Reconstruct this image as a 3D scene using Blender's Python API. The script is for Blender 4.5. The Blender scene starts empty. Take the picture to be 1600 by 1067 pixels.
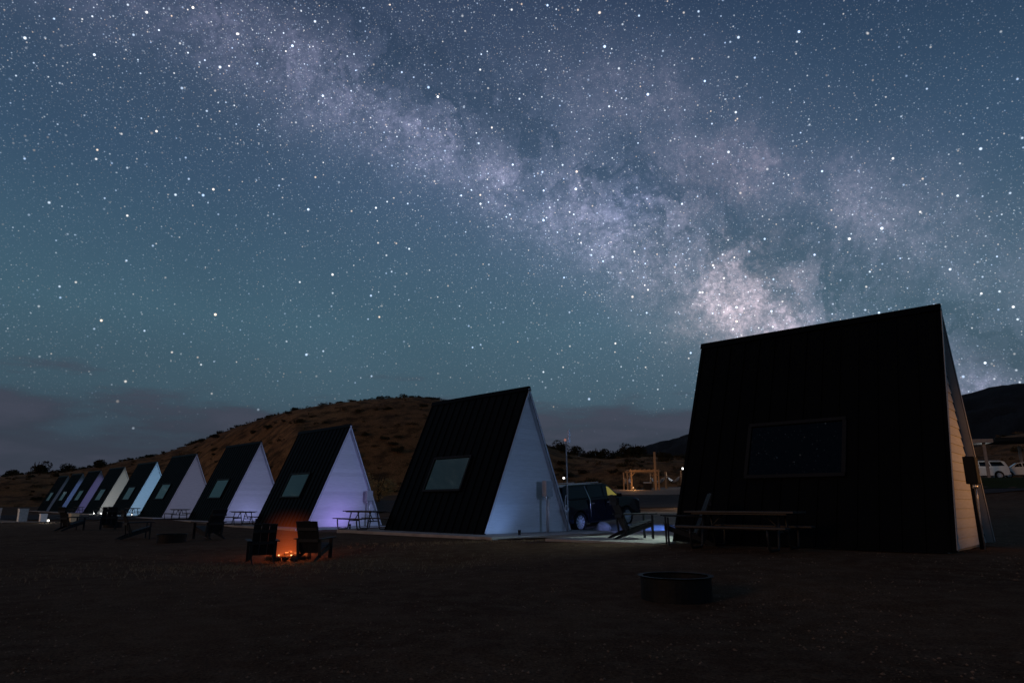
import bpy, bmesh, math, random
import numpy as np
from mathutils import Vector, Matrix

random.seed(7)
R = math.radians
scene = bpy.context.scene
COL = scene.collection

# ------------------------------------------------------------------ camera
cam_data = bpy.data.cameras.new('camera')
cam_data.sensor_width = 36.0
cam_data.lens = 23.476
cam_data.clip_start = 0.05
cam_data.clip_end = 6000
cam = bpy.data.objects.new('camera', cam_data)
cam.location = (0, 0, 1.088)
cam.rotation_euler = (R(90 + 13.64), 0, 0)
COL.objects.link(cam)
scene.camera = cam

# ------------------------------------------------------------------ night sky
world = bpy.data.worlds.new('World')
scene.world = world
world.use_nodes = True
WT = world.node_tree
WT.nodes.clear()


class NT:
    """small helper to write node graphs as expressions"""
    def __init__(self, tree):
        self.t = tree

    def node(self, kind, **kw):
        n = self.t.nodes.new(kind)
        for k, v in kw.items():
            setattr(n, k, v)
        return n

    def put(self, sock, v):
        if isinstance(v, bpy.types.NodeSocket):
            self.t.links.new(v, sock)
        elif v is not None:
            sock.default_value = v

    def m(self, op, a, b=None, c=None, clamp=False):
        n = self.node('ShaderNodeMath', operation=op, use_clamp=clamp)
        self.put(n.inputs[0], a)
        if b is not None:
            self.put(n.inputs[1], b)
        if c is not None:
            self.put(n.inputs[2], c)
        return n.outputs[0]

    def v(self, op, a, b=None):
        n = self.node('ShaderNodeVectorMath', operation=op)
        self.put(n.inputs[0], a)
        if b is not None:
            self.put(n.inputs[3] if op == 'SCALE' else n.inputs[1], b)
        return n.outputs[1] if op in ('DOT_PRODUCT', 'LENGTH', 'DISTANCE') else n.outputs[0]

    def noise(self, vec, scale, detail=4.0, rough=0.55, col=False):
        n = self.node('ShaderNodeTexNoise')
        self.put(n.inputs['Vector'], vec)
        n.inputs['Scale'].default_value = scale
        n.inputs['Detail'].default_value = detail
        n.inputs['Roughness'].default_value = rough
        return n.outputs['Color'] if col else n.outputs['Fac']

    def ss(self, x, a, b):
        n = self.node('ShaderNodeMapRange', interpolation_type='SMOOTHSTEP')
        self.put(n.inputs[0], x)
        n.inputs[1].default_value = a
        n.inputs[2].default_value = b
        return n.outputs[0]

    def gauss(self, x, s):
        q = self.m('DIVIDE', x, s)
        q = self.m('MULTIPLY', q, q)
        return self.m('EXPONENT', self.m('MULTIPLY', q, -1.0))

    def mix(self, f, a, b):
        n = self.node('ShaderNodeMix', data_type='RGBA')
        self.put(n.inputs[0], f)
        self.put(n.inputs[6], a if isinstance(a, bpy.types.NodeSocket) else (*a, 1))
        self.put(n.inputs[7], b if isinstance(b, bpy.types.NodeSocket) else (*b, 1))
        return n.outputs[2]

    def tint(self, f, col):
        """a colour scaled by a value"""
        n = self.node('ShaderNodeVectorMath', operation='SCALE')
        n.inputs[0].default_value = col
        self.put(n.inputs[3], f)
        return n.outputs[0]

    def ramp(self, f, stops):
        n = self.node('ShaderNodeValToRGB')
        e = n.color_ramp.elements
        while len(e) < len(stops):
            e.new(0.5)
        for el, (p, c) in zip(e, stops):
            el.position = p
            el.color = (*c, 1)
        self.put(n.inputs[0], f)
        return n.outputs[0]


def build_world():
    w = NT(WT)
    d = w.node('ShaderNodeTexCoord').outputs['Generated']
    sep = w.node('ShaderNodeSeparateXYZ')
    w.put(sep.inputs[0], d)
    z = sep.outputs[2]
    # airglow: grey violet low down, teal above it, deep blue overhead
    base = w.ramp(w.m('ADD', z, 0.02), [
        (0.0, (0.034, 0.046, 0.066)), (0.08, (0.043, 0.063, 0.090)), (0.17, (0.052, 0.099, 0.136)),
        (0.27, (0.053, 0.113, 0.160)), (0.45, (0.036, 0.078, 0.138)), (0.68, (0.021, 0.043, 0.090)),
        (1.0, (0.018, 0.036, 0.076))])
    glow = w.noise(d, 1.6, 3.0, 0.5)
    base = w.v('SCALE', base, w.m('MULTIPLY_ADD', glow, 0.9, 0.52))
    # galaxy: one continuous band, brightening to the core, cut by dust lanes
    N = Vector((0.43622, -0.41985, 0.79588))
    wn = w.noise(d, 4.5, 4.0, 0.6, col=True)
    wv = w.v('SCALE', w.v('SUBTRACT', wn, (0.5, 0.5, 0.5)), 0.15)
    dw = w.v('ADD', d, wv)
    b = w.v('DOT_PRODUCT', dw, tuple(N))
    b0 = w.v('DOT_PRODUCT', d, tuple(N))
    core = Vector((0.3087, 0.9006, 0.3059)).normalized()
    along = w.v('DOT_PRODUCT', d, tuple(core))
    cl = w.noise(dw, 6.5, 6.0, 0.62)
    fine = w.noise(d, 24.0, 5.0, 0.68)
    grain = w.m('MULTIPLY_ADD', w.ss(w.noise(d, 130.0, 3.0, 0.8), 0.3, 0.75), 1.0, 0.55)
    tex = w.m('MULTIPLY', w.m('MULTIPLY_ADD', w.ss(cl, 0.34, 0.66), 0.85, 0.25), w.m('MULTIPLY_ADD', w.ss(fine, 0.28, 0.70), 0.8, 0.5))
    tex = w.m('MULTIPLY', tex, grain)
    strength = w.m('MULTIPLY_ADD', w.ss(along, 0.55, 0.99), 0.55, 0.62)
    bandA = w.m('MULTIPLY', w.gauss(w.m('SUBTRACT', b, -0.004), 0.060), strength)
    bandB = w.m('MULTIPLY', w.gauss(w.m('SUBTRACT', b, 0.150), 0.070), w.ss(along, 0.88, 0.98))
    halo = w.gauss(w.m('SUBTRACT', b0, 0.04), 0.20)
    # the great rift: ragged dark lanes on the upper right flank of the band
    lane = w.noise(w.v('ADD', d, w.v('SCALE', wv, 1.3)), 9.0, 6.0, 0.66)
    ridge = w.m('ABSOLUTE', w.m('SUBTRACT', lane, 0.5))
    veins = w.ss(ridge, 0.060, 0.010)
    patch = w.ss(lane, 0.46, 0.62)
    where = w.gauss(w.m('SUBTRACT', b, 0.066), 0.046)
    dust = w.m('ADD', w.m('MULTIPLY', veins, w.m('MULTIPLY', w.gauss(w.m('SUBTRACT', b0, 0.05), 0.11), 0.55)), w.m('MULTIPLY', w.m('MULTIPLY_ADD', patch, 0.42, 0.42), where), clamp=True)
    dust = w.m('MULTIPLY', dust, w.ss(along, 0.45, 0.80))
    keep = w.m('SUBTRACT', 1.0, dust, clamp=True)
    amtA = w.m('MULTIPLY', w.m('MULTIPLY', bandA, tex), keep)
    amtB = w.m('MULTIPLY', w.m('MULTIPLY', bandB, tex), w.m('MULTIPLY_ADD', keep, 0.7, 0.3))
    gal = w.tint(w.m('MULTIPLY', w.m('MULTIPLY', halo, strength), w.m('MULTIPLY_ADD', keep, 0.6, 0.4)), (0.026, 0.027, 0.040))
    gal = w.v('ADD', gal, w.tint(amtA, (0.120, 0.110, 0.160)))
    gal = w.v('ADD', gal, w.tint(amtB, (0.070, 0.060, 0.078)))
    blobs = [((0.3087, 0.9006, 0.3059), 0.080, (0.20, 0.132, 0.105)), ((0.345, 0.895, 0.275), 0.060, (0.13, 0.085, 0.072)),
             ((0.265, 0.910, 0.315), 0.070, (0.12, 0.105, 0.120)), ((-0.0276, 0.8691, 0.4938), 0.048, (0.13, 0.120, 0.165)),
             ((0.1711, 0.8907, 0.4212), 0.032, (0.13, 0.14, 0.24)), ((0.10, 0.890, 0.445), 0.050, (0.10, 0.092, 0.125)),
             ((0.3093, 0.8411, 0.4437), 0.060, (0.10, 0.068, 0.074)), ((0.4417, 0.8286, 0.344), 0.085, (0.050, 0.040, 0.050)),
             ((0.3846, 0.8896, 0.2464), 0.045, (0.16, 0.11, 0.115)), ((0.20, 0.905, 0.375), 0.060, (0.09, 0.08, 0.10))]
    for c, s, colr in blobs:
        dist = w.v('DISTANCE', w.v('ADD', d, w.v('SCALE', wv, 0.6)), tuple(Vector(c).normalized()))
        gal = w.v('ADD', gal, w.tint(w.m('MULTIPLY', w.m('MULTIPLY', w.gauss(dist, s), tex), w.m('MULTIPLY_ADD', keep, 0.8, 0.2)), colr))
    total = w.v('ADD', w.v('SCALE', base, w.m('SUBTRACT', 1.0, w.m('MULTIPLY', dust, 0.10))), gal)
    # stars: a few bright, very many faint
    dens = w.m('MULTIPLY_ADD', w.m('ADD', w.m('MULTIPLY', w.gauss(w.m('SUBTRACT', b0, 0.05), 0.20), w.m('MULTIPLY_ADD', keep, .7, .3)), w.m('MULTIPLY', amtA, 1.2)), 0.88, 0.32)
    fade = w.ss(z, 0.03, 0.24)
    stars = None
    for i, (sc, ang, power, gain, use_d) in enumerate([
            (13.0, 0.0027, 1.0, 2.6, False), (34.0, 0.0023, 2.0, 3.2, False), (66.0, 0.0019, 3.0, 3.2, True),
            (118.0, 0.0014, 3.2, 1.6, True), (230.0, 0.0011, 2.4, 0.75, True), (420.0, 0.0009, 1.8, 0.24, True)]):
        vo = w.node('ShaderNodeTexVoronoi', feature='F1')
        vo.inputs['Scale'].default_value = sc
        w.put(vo.inputs['Vector'], w.v('ADD', d, (1.37 * i, 0.71 * i, 2.3 * i)))
        rr = ang * sc
        prof = w.m('SUBTRACT', 1.0, w.m('DIVIDE', vo.outputs['Distance'], rr), clamp=True)
        prof = w.ss(prof, 0.0, 0.8)
        rc = w.node('ShaderNodeSeparateColor')
        w.put(rc.inputs[0], vo.outputs['Color'])
        br = w.m('MULTIPLY_ADD', w.m('POWER', rc.outputs[0], power), gain, gain * 0.07)
        amt = w.m('MULTIPLY', prof, br)
        if use_d:
            amt = w.m('MULTIPLY', amt, dens)
        tintc = w.ramp(rc.outputs[1], [(0.0, (1.0, 0.74, 0.52)), (0.14, (1.0, 0.93, 0.85)), (0.45, (0.80, 0.90, 1.0)), (1.0, (0.50, 0.68, 1.0))])
        st_ = w.v('SCALE', tintc, amt)
        stars = st_ if stars is None else w.v('ADD', stars, st_)
    total = w.v('ADD', total, w.v('SCALE', stars, fade))
    # low cloud bank with an uneven top, darker streaks inside
    mp = w.node('ShaderNodeMapping')
    mp.inputs['Scale'].default_value = (1.0, 1.0, 5.0)
    w.put(mp.inputs['Vector'], d)
    cn = w.noise(mp.outputs[0], 4.0, 6.0, 0.58)
    top = w.m('ADD', z, w.m('MULTIPLY', w.m('SUBTRACT', cn, 0.5), -0.30))
    bank = w.ss(top, 0.165, 0.105)
    total = w.mix(w.m('MULTIPLY', bank, 0.86), total, w.mix(w.ss(cn, 0.40, 0.62), (0.039, 0.047, 0.068), (0.055, 0.060, 0.088)))
    bg = w.node('ShaderNodeBackground')
    w.put(bg.inputs['Color'], total)
    bg.inputs['Strength'].default_value = 1.0
    out = w.node('ShaderNodeOutputWorld')
    w.put(out.inputs['Surface'], bg.outputs[0])


build_world()

# the far town's low orange light, the only "sun" of this night
sun_data = bpy.data.lights.new('sun', 'SUN')
sun_data.energy = 0.32
sun_data.angle = R(12)
sun_data.color = (1.0, 0.52, 0.24)
sun = bpy.data.objects.new('sun', sun_data)
sun.rotation_euler = Vector((0.78, 0.62, -0.22)).to_track_quat('-Z', 'Y').to_euler()
COL.objects.link(sun)

vs = scene.view_settings
vs.view_transform = 'Standard'
vs.look = 'None'
vs.exposure = 0.0
vs.gamma = 1.0
vs.use_curve_mapping = False
scene.cycles.use_denoising = True
scene.cycles.max_bounces = 4
scene.cycles.diffuse_bounces = 2
scene.cycles.volume_bounces = 0
world.cycles.sampling_method = 'NONE'
scene.cycles.sample_clamp_indirect = 2.0

# ------------------------------------------------------------------ helpers
MATS = {}


def mat(name, col, rough=0.8, metal=0.0, spec=0.3, var=0.25, scale=6.0, bump=0.0, bscale=40.0, emit=None, estr=0.0, ior=None, aniso=None):
    if name in MATS:
        return MATS[name]
    m = bpy.data.materials.new(name)
    m.use_nodes = True
    t = NT(m.node_tree)
    p = m.node_tree.nodes['Principled BSDF']
    co = t.node('ShaderNodeTexCoord').outputs['Object']
    if aniso:
        mp = t.node('ShaderNodeMapping')
        mp.inputs['Scale'].default_value = aniso
        t.put(mp.inputs['Vector'], co)
        co = mp.outputs[0]
    n = t.noise(co, scale, 6.0, 0.6)
    lo = tuple(c * (1 - var) for c in col)
    hi = tuple(min(1, c * (1 + var)) for c in col)
    t.put(p.inputs['Base Color'], t.ramp(n, [(0.25, lo), (0.75, hi)]))
    p.inputs['Roughness'].default_value = rough
    p.inputs['Metallic'].default_value = metal
    p.inputs['Specular IOR Level'].default_value = spec
    if ior:
        p.inputs['IOR'].default_value = ior
    if emit:
        p.inputs['Emission Color'].default_value = (*emit, 1)
        p.inputs['Emission Strength'].default_value = estr
    if bump:
        bn = t.noise(co, bscale, 5.0, 0.6)
        bp = t.node('ShaderNodeBump')
        bp.inputs['Strength'].default_value = bump
        bp.inputs['Distance'].default_value = 0.02
        t.put(bp.inputs['Height'], bn)
        t.put(p.inputs['Normal'], bp.outputs[0])
    MATS[name] = m
    return m


class MB:
    """collects shapes, builds ONE mesh"""
    def __init__(self):
        self.v = []
        self.f = []

    def add(self, vs, fs):
        o = len(self.v)
        self.v += [tuple(p) for p in vs]
        self.f += [tuple(o + i for i in f) for f in fs]
        return self

    def box(self, c, s, rot=None):
        M = rot or Matrix.Identity(3)
        c = Vector(c)
        vs = [c + M @ Vector((x * s[0] / 2, y * s[1] / 2, z * s[2] / 2)) for x in (-1, 1) for y in (-1, 1) for z in (-1, 1)]
        return self.add(vs, [(0, 1, 3, 2), (4, 6, 7, 5), (0, 4, 5, 1), (2, 3, 7, 6), (0, 2, 6, 4), (1, 5, 7, 3)])

    def bar(self, a, b, w, h, up=(0, 0, 1)):
        a, b = Vector(a), Vector(b)
        x = (b - a).normalized()
        y = Vector(up).cross(x)
        if y.length < 1e-4:
            y = Vector((0, 1, 0)).cross(x)
        y.normalize()
        zz = x.cross(y)
        M = Matrix((x, y, zz)).transposed()
        return self.box((a + b) / 2, ((b - a).length, w, h), M)

    def tube(self, pts, r, n=8, caps=True):
        pts = [Vector(p) for p in pts]
        rr = r if isinstance(r, (list, tuple)) else [r] * len(pts)
        o = len(self.v)
        prev = None
        for i, p in enumerate(pts):
            t = (pts[min(i + 1, len(pts) - 1)] - pts[max(i - 1, 0)]).normalized()
            ref = prev if prev is not None else (Vector((0, 0, 1)) if abs(t.z) < 0.9 else Vector((1, 0, 0)))
            u = (ref - t * ref.dot(t))
            if u.length < 1e-5:
                u = t.orthogonal()
            u.normalize()
            prev = u
            w_ = t.cross(u)
            for k in range(n):
                a = 2 * math.pi * k / n
                self.v.append(tuple(p + (u * math.cos(a) + w_ * math.sin(a)) * rr[i]))
        for i in range(len(pts) - 1):
            for k in range(n):
                a = o + i * n + k
                b = o + i * n + (k + 1) % n
                self.f.append((a, b, b + n, a + n))
        if caps:
            self.f.append(tuple(o + k for k in range(n))[::-1])
            e = o + (len(pts) - 1) * n
            self.f.append(tuple(e + k for k in range(n)))
        return self

    def lathe(self, prof, n=24, axis='z', c=(0, 0, 0), closed=False):
        o = len(self.v)
        c = Vector(c)
        for r, h in prof:
            for k in range(n):
                a = 2 * math.pi * k / n
                p = (r * math.cos(a), r * math.sin(a), h) if axis == 'z' else (r * math.cos(a), h, r * math.sin(a))
                self.v.append(tuple(c + Vector(p)))
        m = len(prof)
        for i in range(m if closed else m - 1):
            j = (i + 1) % m
            for k in range(n):
                q = (k + 1) % n
                self.f.append((o + i * n + k, o + i * n + q, o + j * n + q, o + j * n + k))
        return self

    def prism(self, poly, a, b, axis='y'):
        """poly of (x,z) extruded along y from a to b (axis y), or (y,z) along x"""
        n = len(poly)
        f3 = (lambda p, t: (p[0], t, p[1])) if axis == 'y' else (lambda p, t: (t, p[0], p[1]))
        vs = [f3(p, a) for p in poly] + [f3(p, b) for p in poly]
        fs = [tuple(range(n))[::-1], tuple(range(n, 2 * n))]
        fs += [(i, (i + 1) % n, n + (i + 1) % n, n + i) for i in range(n)]
        return self.add(vs, fs)

    def mesh(self, name, m, smooth=False, bevel=0.0):
        me = bpy.data.meshes.new(name)
        me.from_pydata(self.v, [], self.f)
        bm = bmesh.new()
        bm.from_mesh(me)
        bmesh.ops.recalc_face_normals(bm, faces=bm.faces)
        if bevel:
            bmesh.ops.bevel(bm, geom=list(bm.edges), offset=bevel, segments=2, affect='EDGES', profile=0.6)
        bm.to_mesh(me)
        bm.free()
        if smooth:
            for p in me.polygons:
                p.use_smooth = True
        me.materials.append(m)
        return me

    def build(self, name, m, parent=None, smooth=False, bevel=0.0):
        return put(name, self.mesh(name, m, smooth, bevel), parent)


def put(name, mesh, parent=None, loc=None, rot=None):
    o = bpy.data.objects.new(name, mesh)
    COL.objects.link(o)
    if parent:
        o.parent = parent
    if loc:
        o.location = loc
    if rot:
        o.rotation_euler = rot
    return o


def tag(o, label, cat, group=None):
    o['label'] = label
    o['category'] = cat
    if group:
        o['group'] = group
    return o


def thing(name, label, cat, loc=(0, 0, 0), rz=0.0, group=None, scale=1.0):
    o = bpy.data.objects.new(name, None)
    COL.objects.link(o)
    o.location = loc
    o.rotation_euler = (0, 0, rz)
    o.scale = (scale,) * 3
    return tag(o, label, cat, group)


def kind(o, k):
    o['kind'] = k
    return o


def copy_tree(o, parent=None):
    c = o.copy()
    COL.objects.link(c)
    c.parent = parent
    for ch in [x for x in o.children]:
        copy_tree(ch, c)
    return c


def lamp(name, typ, loc, energy, color, parent=None, target=None, size=R(60), blend=0.6, radius=0.06):
    l = bpy.data.lights.new(name, typ)
    l.energy = energy
    l.color = color
    l.shadow_soft_size = radius
    if typ == 'SPOT':
        l.spot_size = size
        l.spot_blend = blend
    o = bpy.data.objects.new(name, l)
    COL.objects.link(o)
    o.location = loc
    if target is not None:
        o.rotation_euler = (Vector(target) - Vector(loc)).to_track_quat('-Z', 'Y').to_euler()
    if parent:
        o.parent = parent
    return o


# ------------------------------------------------------------------ terrain
CP = np.array([(0, 0, -.1), (2, 8, -.1), (-4, 6, -.12), (9, 8, .02), (6, 10, .06), (7, 12, .155), (5, 13.9, .15), (4.1, 15.7, .155), (9, 12, .155), (9.6, 12.4, .16), (1.5, 14.5, .02), (3.1, 16.0, .16), (2.0, 17.0, .15), (1.0, 18.1, .14),
               (0, 17, .0), (-2, 15, -.2), (-6, 17, -.33), (-13, 23, -.2), (-12, 13, -.3), (-20, 20, -.3), (-1, 22.5, -.05), (-3, 22, -.08), (1, 21, 0), (-1, 24, -.03),
               (2.5, 27, -.04), (2.6, 29, -.04), (3.5, 24, .03), (5.5, 31.5, .2), (-5, 27, -.06), (5, 21, .06), (9, 19, .08), (12, 15, .12), (14, 12, .1),
               (-10.6, 34, -.2), (-8, 33, -.2), (-14, 39, -.2), (-19.5, 45, -.16), (-29, 57, -.15), (-39, 68, -.13), (-48, 78, -.14), (-57, 88, -.12), (-64, 97, -.1), (-72, 105, -.1),
               (-30, 35, -.2), (-45, 55, -.2), (-60, 75, -.15), (-34, 48, -.16), (10, 40, .55), (12, 46, .8), (13, 55, 1.1), (15, 75, 2.0), (18, 88, 2.66), (14, 90, 2.85), (23, 90, 3.15), (25, 100, 3.4),
               (-12, 62, 1.2), (-5, 50, .5), (-18, 72, 1.4), (-2, 75, 2.0), (-30, 90, 1.4), (0, 95, 3.0), (41, 58, 3.15), (36, 50, 2.1), (45, 60, 3.3), (30, 40, 1.2), (20, 26, .35), (27, 32, .8),
               (-20, 110, 2.4), (-60, 130, 1), (60, 40, 2), (60, 100, 5), (-80, 60, -.1), (-60, 20, -.2), (30, 10, .1), (-40, 0, -.2), (40, -30, 0), (0, -60, -.1), (-150, 150, 0), (150, 150, 5), (0, 400, 3)])


def gz(x, y):
    x = np.asarray(x, float)
    y = np.asarray(y, float)
    w = np.zeros_like(x)
    v = np.zeros_like(x)
    for a, b, zc in CP:
        q = 1.0 / ((a - x) ** 2 + (b - y) ** 2 + 0.5) ** 1.5
        w += q
        v += q * zc
    return v / w


def g1(x, y):
    return float(gz(np.array([x]), np.array([y]))[0])


def grid_mesh(name, X, Y, Z, m, smooth=True):
    ny, nx = X.shape
    vs = np.stack([X, Y, Z], -1).reshape(-1, 3)
    idx = np.arange(nx * ny).reshape(ny, nx)
    fs = np.stack([idx[:-1, :-1], idx[:-1, 1:], idx[1:, 1:], idx[1:, :-1]], -1).reshape(-1, 4)
    me = bpy.data.meshes.new(name)
    me.from_pydata(vs.tolist(), [], fs.tolist())
    for p in me.polygons:
        p.use_smooth = smooth
    me.materials.append(m)
    return me


def dirt_material(name, c1, c2, c3, s=1.0, patch=0.55):
    m = bpy.data.materials.new(name)
    m.use_nodes = True
    t = NT(m.node_tree)
    p = m.node_tree.nodes['Principled BSDF']
    co = t.node('ShaderNodeTexCoord').outputs['Object']
    big = t.ss(t.noise(co, 0.35 * s, 5.0, 0.6), 0.38, 0.64)
    mid = t.ss(t.noise(co, 3.0 * s, 6.0, 0.65), 0.40, 0.66)
    tiny = t.noise(co, 38.0 * s, 4.0, 0.7)
    c = t.mix(big, c1, c2)
    c = t.mix(t.m('MULTIPLY', mid, patch), c, c3)
    c = t.v('SCALE', c, t.m('MULTIPLY_ADD', t.ss(tiny, 0.25, 0.75), 1.1, 0.45))
    t.put(p.inputs['Base Color'], c)
    p.inputs['Roughness'].default_value = 0.95
    p.inputs['Specular IOR Level'].default_value = 0.05
    bp = t.node('ShaderNodeBump')
    bp.inputs['Strength'].default_value = 0.9
    bp.inputs['Distance'].default_value = 0.05
    t.put(bp.inputs['Height'], t.m('ADD', t.m('MULTIPLY', tiny, 0.6), t.noise(co, 9.0 * s, 5.0, 0.6)))
    t.put(p.inputs['Normal'], bp.outputs[0])
    return m


M_GROUND = dirt_material('ground_dirt', (0.066, 0.036, 0.020), (0.092, 0.053, 0.030), (0.13, 0.088, 0.058))
u = np.linspace(-1, 1, 241)
gx = 3.2 * np.sinh(6.0 * u)
uy = np.linspace(-0.62, 1, 231)
gy = 12 + 3.4 * np.sinh(6.2 * uy)
GX, GY = np.meshgrid(gx, gy)
GZ = gz(GX, GY) + 0.012 * np.sin(GX * 2.1 + np.sin(GY * 1.7) * 1.4) * np.sin(GY * 1.9 + GX * .6)
kind(put('ground', grid_mesh('ground', GX, GY, GZ, M_GROUND)), 'structure')


def sheet(name, quad, m, lift=0.02, n=(40, 30)):
    """a strip that follows the ground between four corners (counter-clockwise)"""
    a, b, c, d = [np.array(q, float) for q in quad]
    s, t = np.meshgrid(np.linspace(0, 1, n[0]), np.linspace(0, 1, n[1]))
    P = ((1 - s) * (1 - t))[..., None] * a + (s * (1 - t))[..., None] * b + (s * t)[..., None] * c + ((1 - s) * t)[..., None] * d
    # soft, uneven border
    P[..., 0] += 0.25 * np.sin(P[..., 1] * 1.3) * ((s < .01) | (s > .99))
    P[..., 1] += 0.25 * np.sin(P[..., 0] * 0.9) * ((t < .01) | (t > .99))
    Z = gz(P[..., 0], P[..., 1]) + lift
    return kind(put(name, grid_mesh(name, P[..., 0], P[..., 1], Z, m)), 'structure')


M_ROAD = dirt_material('asphalt', (0.050, 0.046, 0.045), (0.062, 0.056, 0.054), (0.045, 0.042, 0.042), 0.7)
M_LOT = dirt_material('pale_gravel', (0.20, 0.17, 0.14), (0.25, 0.21, 0.17), (0.16, 0.13, 0.11), 0.8)
M_LAWN = dirt_material('lawn', (0.024, 0.034, 0.013), (0.03, 0.042, 0.016), (0.02, 0.026, 0.011), 0.8)
sheet('road', [(-50, 54), (60, 44), (60, 66), (-50, 76)], M_ROAD, 0.05, (90, 26))
sheet('gravel_lot', [(4, 77), (34, 75), (34, 99), (4, 99)], M_LOT, 0.06, (50, 40))
sheet('gravel_yard', [(1.6, 24.5), (8, 21.5), (14, 40), (6, 44)], M_LOT, 0.03, (50, 50))
sheet('gravel_apron', [(-.9, 22.4), (2.0, 22.0), (3.6, 25.6), (1.4, 27.0)], M_LOT, .035, (30, 30))
sheet('lawn', [(33, 49), (56, 46), (60, 57), (36, 57)], M_LAWN, 0.07, (40, 20))


def skyline_hill(name, table, r0, r1, r2, m, base=-3.0, n_az=260, n_r=46, bumps=1.0, seed=1):
    az = np.radians(np.linspace(table[0][0], table[-1][0], n_az))
    el = np.radians(np.interp(np.degrees(az), [t[0] for t in table], [t[1] for t in table]))
    k = np.hanning(9)
    k /= k.sum()
    el = np.convolve(np.pad(el, 4, mode='edge'), k, 'valid')
    R0 = np.interp(np.degrees(az), [a for a, _ in r0], [b for _, b in r0])
    R1 = np.interp(np.degrees(az), [a for a, _ in r1], [b for _, b in r1])
    top = 1.088 + R1 * np.tan(el)
    t = np.linspace(0, 1, n_r)[:, None]
    up = np.clip(t / 0.62, 0, 1)
    r = R0 + (R1 - R0) * up + np.clip(t - 0.62, 0, 1) / 0.38 * r2
    prof = 0.55 * np.sin(up * math.pi / 2) + 0.45 * (up * up * (3 - 2 * up))
    z = base + (top - base) * prof
    back = np.clip(t - 0.62, 0, 1) / 0.38
    z = z * (1 - back ** 1.5) + base * back ** 1.5
    X = r * np.sin(az)
    Y = r * np.cos(az)
    rng = np.random.RandomState(seed)
    nz = np.zeros_like(X)
    for f, a in ((0.03, 1.6), (0.07, .8), (0.16, .4), (.33, .2)):
        p = rng.uniform(0, 6.28, 4)
        nz += a * np.sin(X * f + p[0] + 1.5 * np.sin(Y * f * .8 + p[1])) * np.sin(Y * f * 1.1 + p[2] + np.sin(X * f * .7 + p[3]))
    z = z + nz * bumps * (1 - np.exp(-((up - 1) / .35) ** 2) * .85) * np.clip(up * 3, 0, 1)
    o = kind(put(name, grid_mesh(name, X, Y, z, m)), 'structure')
    return X, Y, z


HILL = [(-60, .8), (-43.1, 1.0), (-38.9, 1.4), (-36.9, 1.7), (-35.6, 1.95), (-33.8, 2.0), (-31.5, 2.5), (-30, 2.95), (-27.9, 3.35), (-25.4, 4.4), (-23.3, 5.35), (-21, 6.25), (-18.6, 7.0),
        (-16.1, 7.6), (-13.6, 8.05), (-10.9, 8.4), (-8.25, 8.6), (-6.06, 8.4), (-3.3, 7.6), (0, 6.2), (3.26, 4.5), (5.41, 3.75), (8.08, 3.45), (9.94, 3.7), (11.3, 3.7),
        (13.8, 3.55), (15.8, 3.4), (20.7, 3.4), (27.5, 3.6), (33.7, 4.1), (35.9, 4.4), (37.4, 4.6), (40.7, 4.6), (60, 4.0)]
M_HILL = dirt_material('hill_scrub', (0.16, 0.082, 0.034), (0.22, 0.120, 0.052), (0.040, 0.025, 0.012), 0.10, 0.92)
M_MOUNT = dirt_material('far_mountain', (0.011, 0.012, 0.013), (0.015, 0.016, 0.017), (0.010, 0.011, 0.012), 0.01)
HX, HY, HZ = skyline_hill('hill', HILL, [(-60, 160), (-25, 150), (-18, 105), (15, 108), (25, 95), (60, 95)], [(-60, 250), (-25, 240), (-18, 195), (0, 185), (8, 165), (60, 170)], 120, M_HILL, bumps=1.0)
MOUNT = [(2, 2.5), (8.6, 3.6), (10.7, 4.2), (11.4, 4.5), (12.9, 4.85), (13.9, 4.95), (14.5, 5.25), (15.7, 5.28), (20.9, 5.7), (27.9, 6.7), (32, 6.9), (34, 7.0), (35.6, 7.15), (36.4, 7.45),
         (37.8, 7.5), (41, 7.1), (45.4, 6.3), (60, 5.0), (75, 3)]
skyline_hill('mountain', MOUNT, [(0, 500), (75, 500)], [(0, 1500), (75, 1500)], 900, M_MOUNT, base=-20, bumps=6.0, seed=5)

# ------------------------------------------------------------------ cabins
H, W, L = 5.40, 4.62, 5.68
M_ROOF = mat('black_roof_metal', (0.0030, 0.0036, 0.0042), 0.42, 0.0, 0.034, 0.2, 2.0)
M_SIDING = mat('pale_siding', (0.50, 0.50, 0.50), 0.75, 0.0, 0.2, 0.10, 2.5, 0.15, 60, aniso=(1, 1, 8))
M_TRIM = mat('light_metal_trim', (0.40, 0.41, 0.43), 0.4, 0.0, 0.5, 0.1, 4)
M_DARKTRIM = mat('dark_trim', (0.012, 0.013, 0.015), 0.6, 0.0, 0.1, 0.2, 4)
M_FRAME = mat('window_frame_dark', (0.011, 0.012, 0.013), 0.5, 0.0, 0.1, 0.1, 4)
M_GLASS1 = mat('dark_glass', (0.001, 0.0012, 0.0015), 0.0, 0.0, 0.2, 0.05, 1)
M_GLASS = mat('skylight_glass', (0.014, 0.030, 0.022), 0.05, 0.0, 0.5, 0.08, 1, ior=2.0)
M_GLASS.node_tree.nodes['Principled BSDF'].inputs['Specular Tint'].default_value = (.86, 1.0, .82, 1)
M_CONC = mat('concrete', (0.29, 0.285, 0.275), 0.9, 0.0, 0.15, 0.28, 1.6, 0.5, 30)
M_DOOR = mat('cabin_door', (0.05, 0.05, 0.055), 0.6)
M_LENS = mat('lamp_lens', (0.8, 0.8, 0.8), 0.4, emit=(1, 1, 1), estr=2.0)
M_GREY = mat('grey_paint', (0.30, 0.31, 0.32), 0.5, 0.2, 0.3, 0.12, 5)
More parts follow.
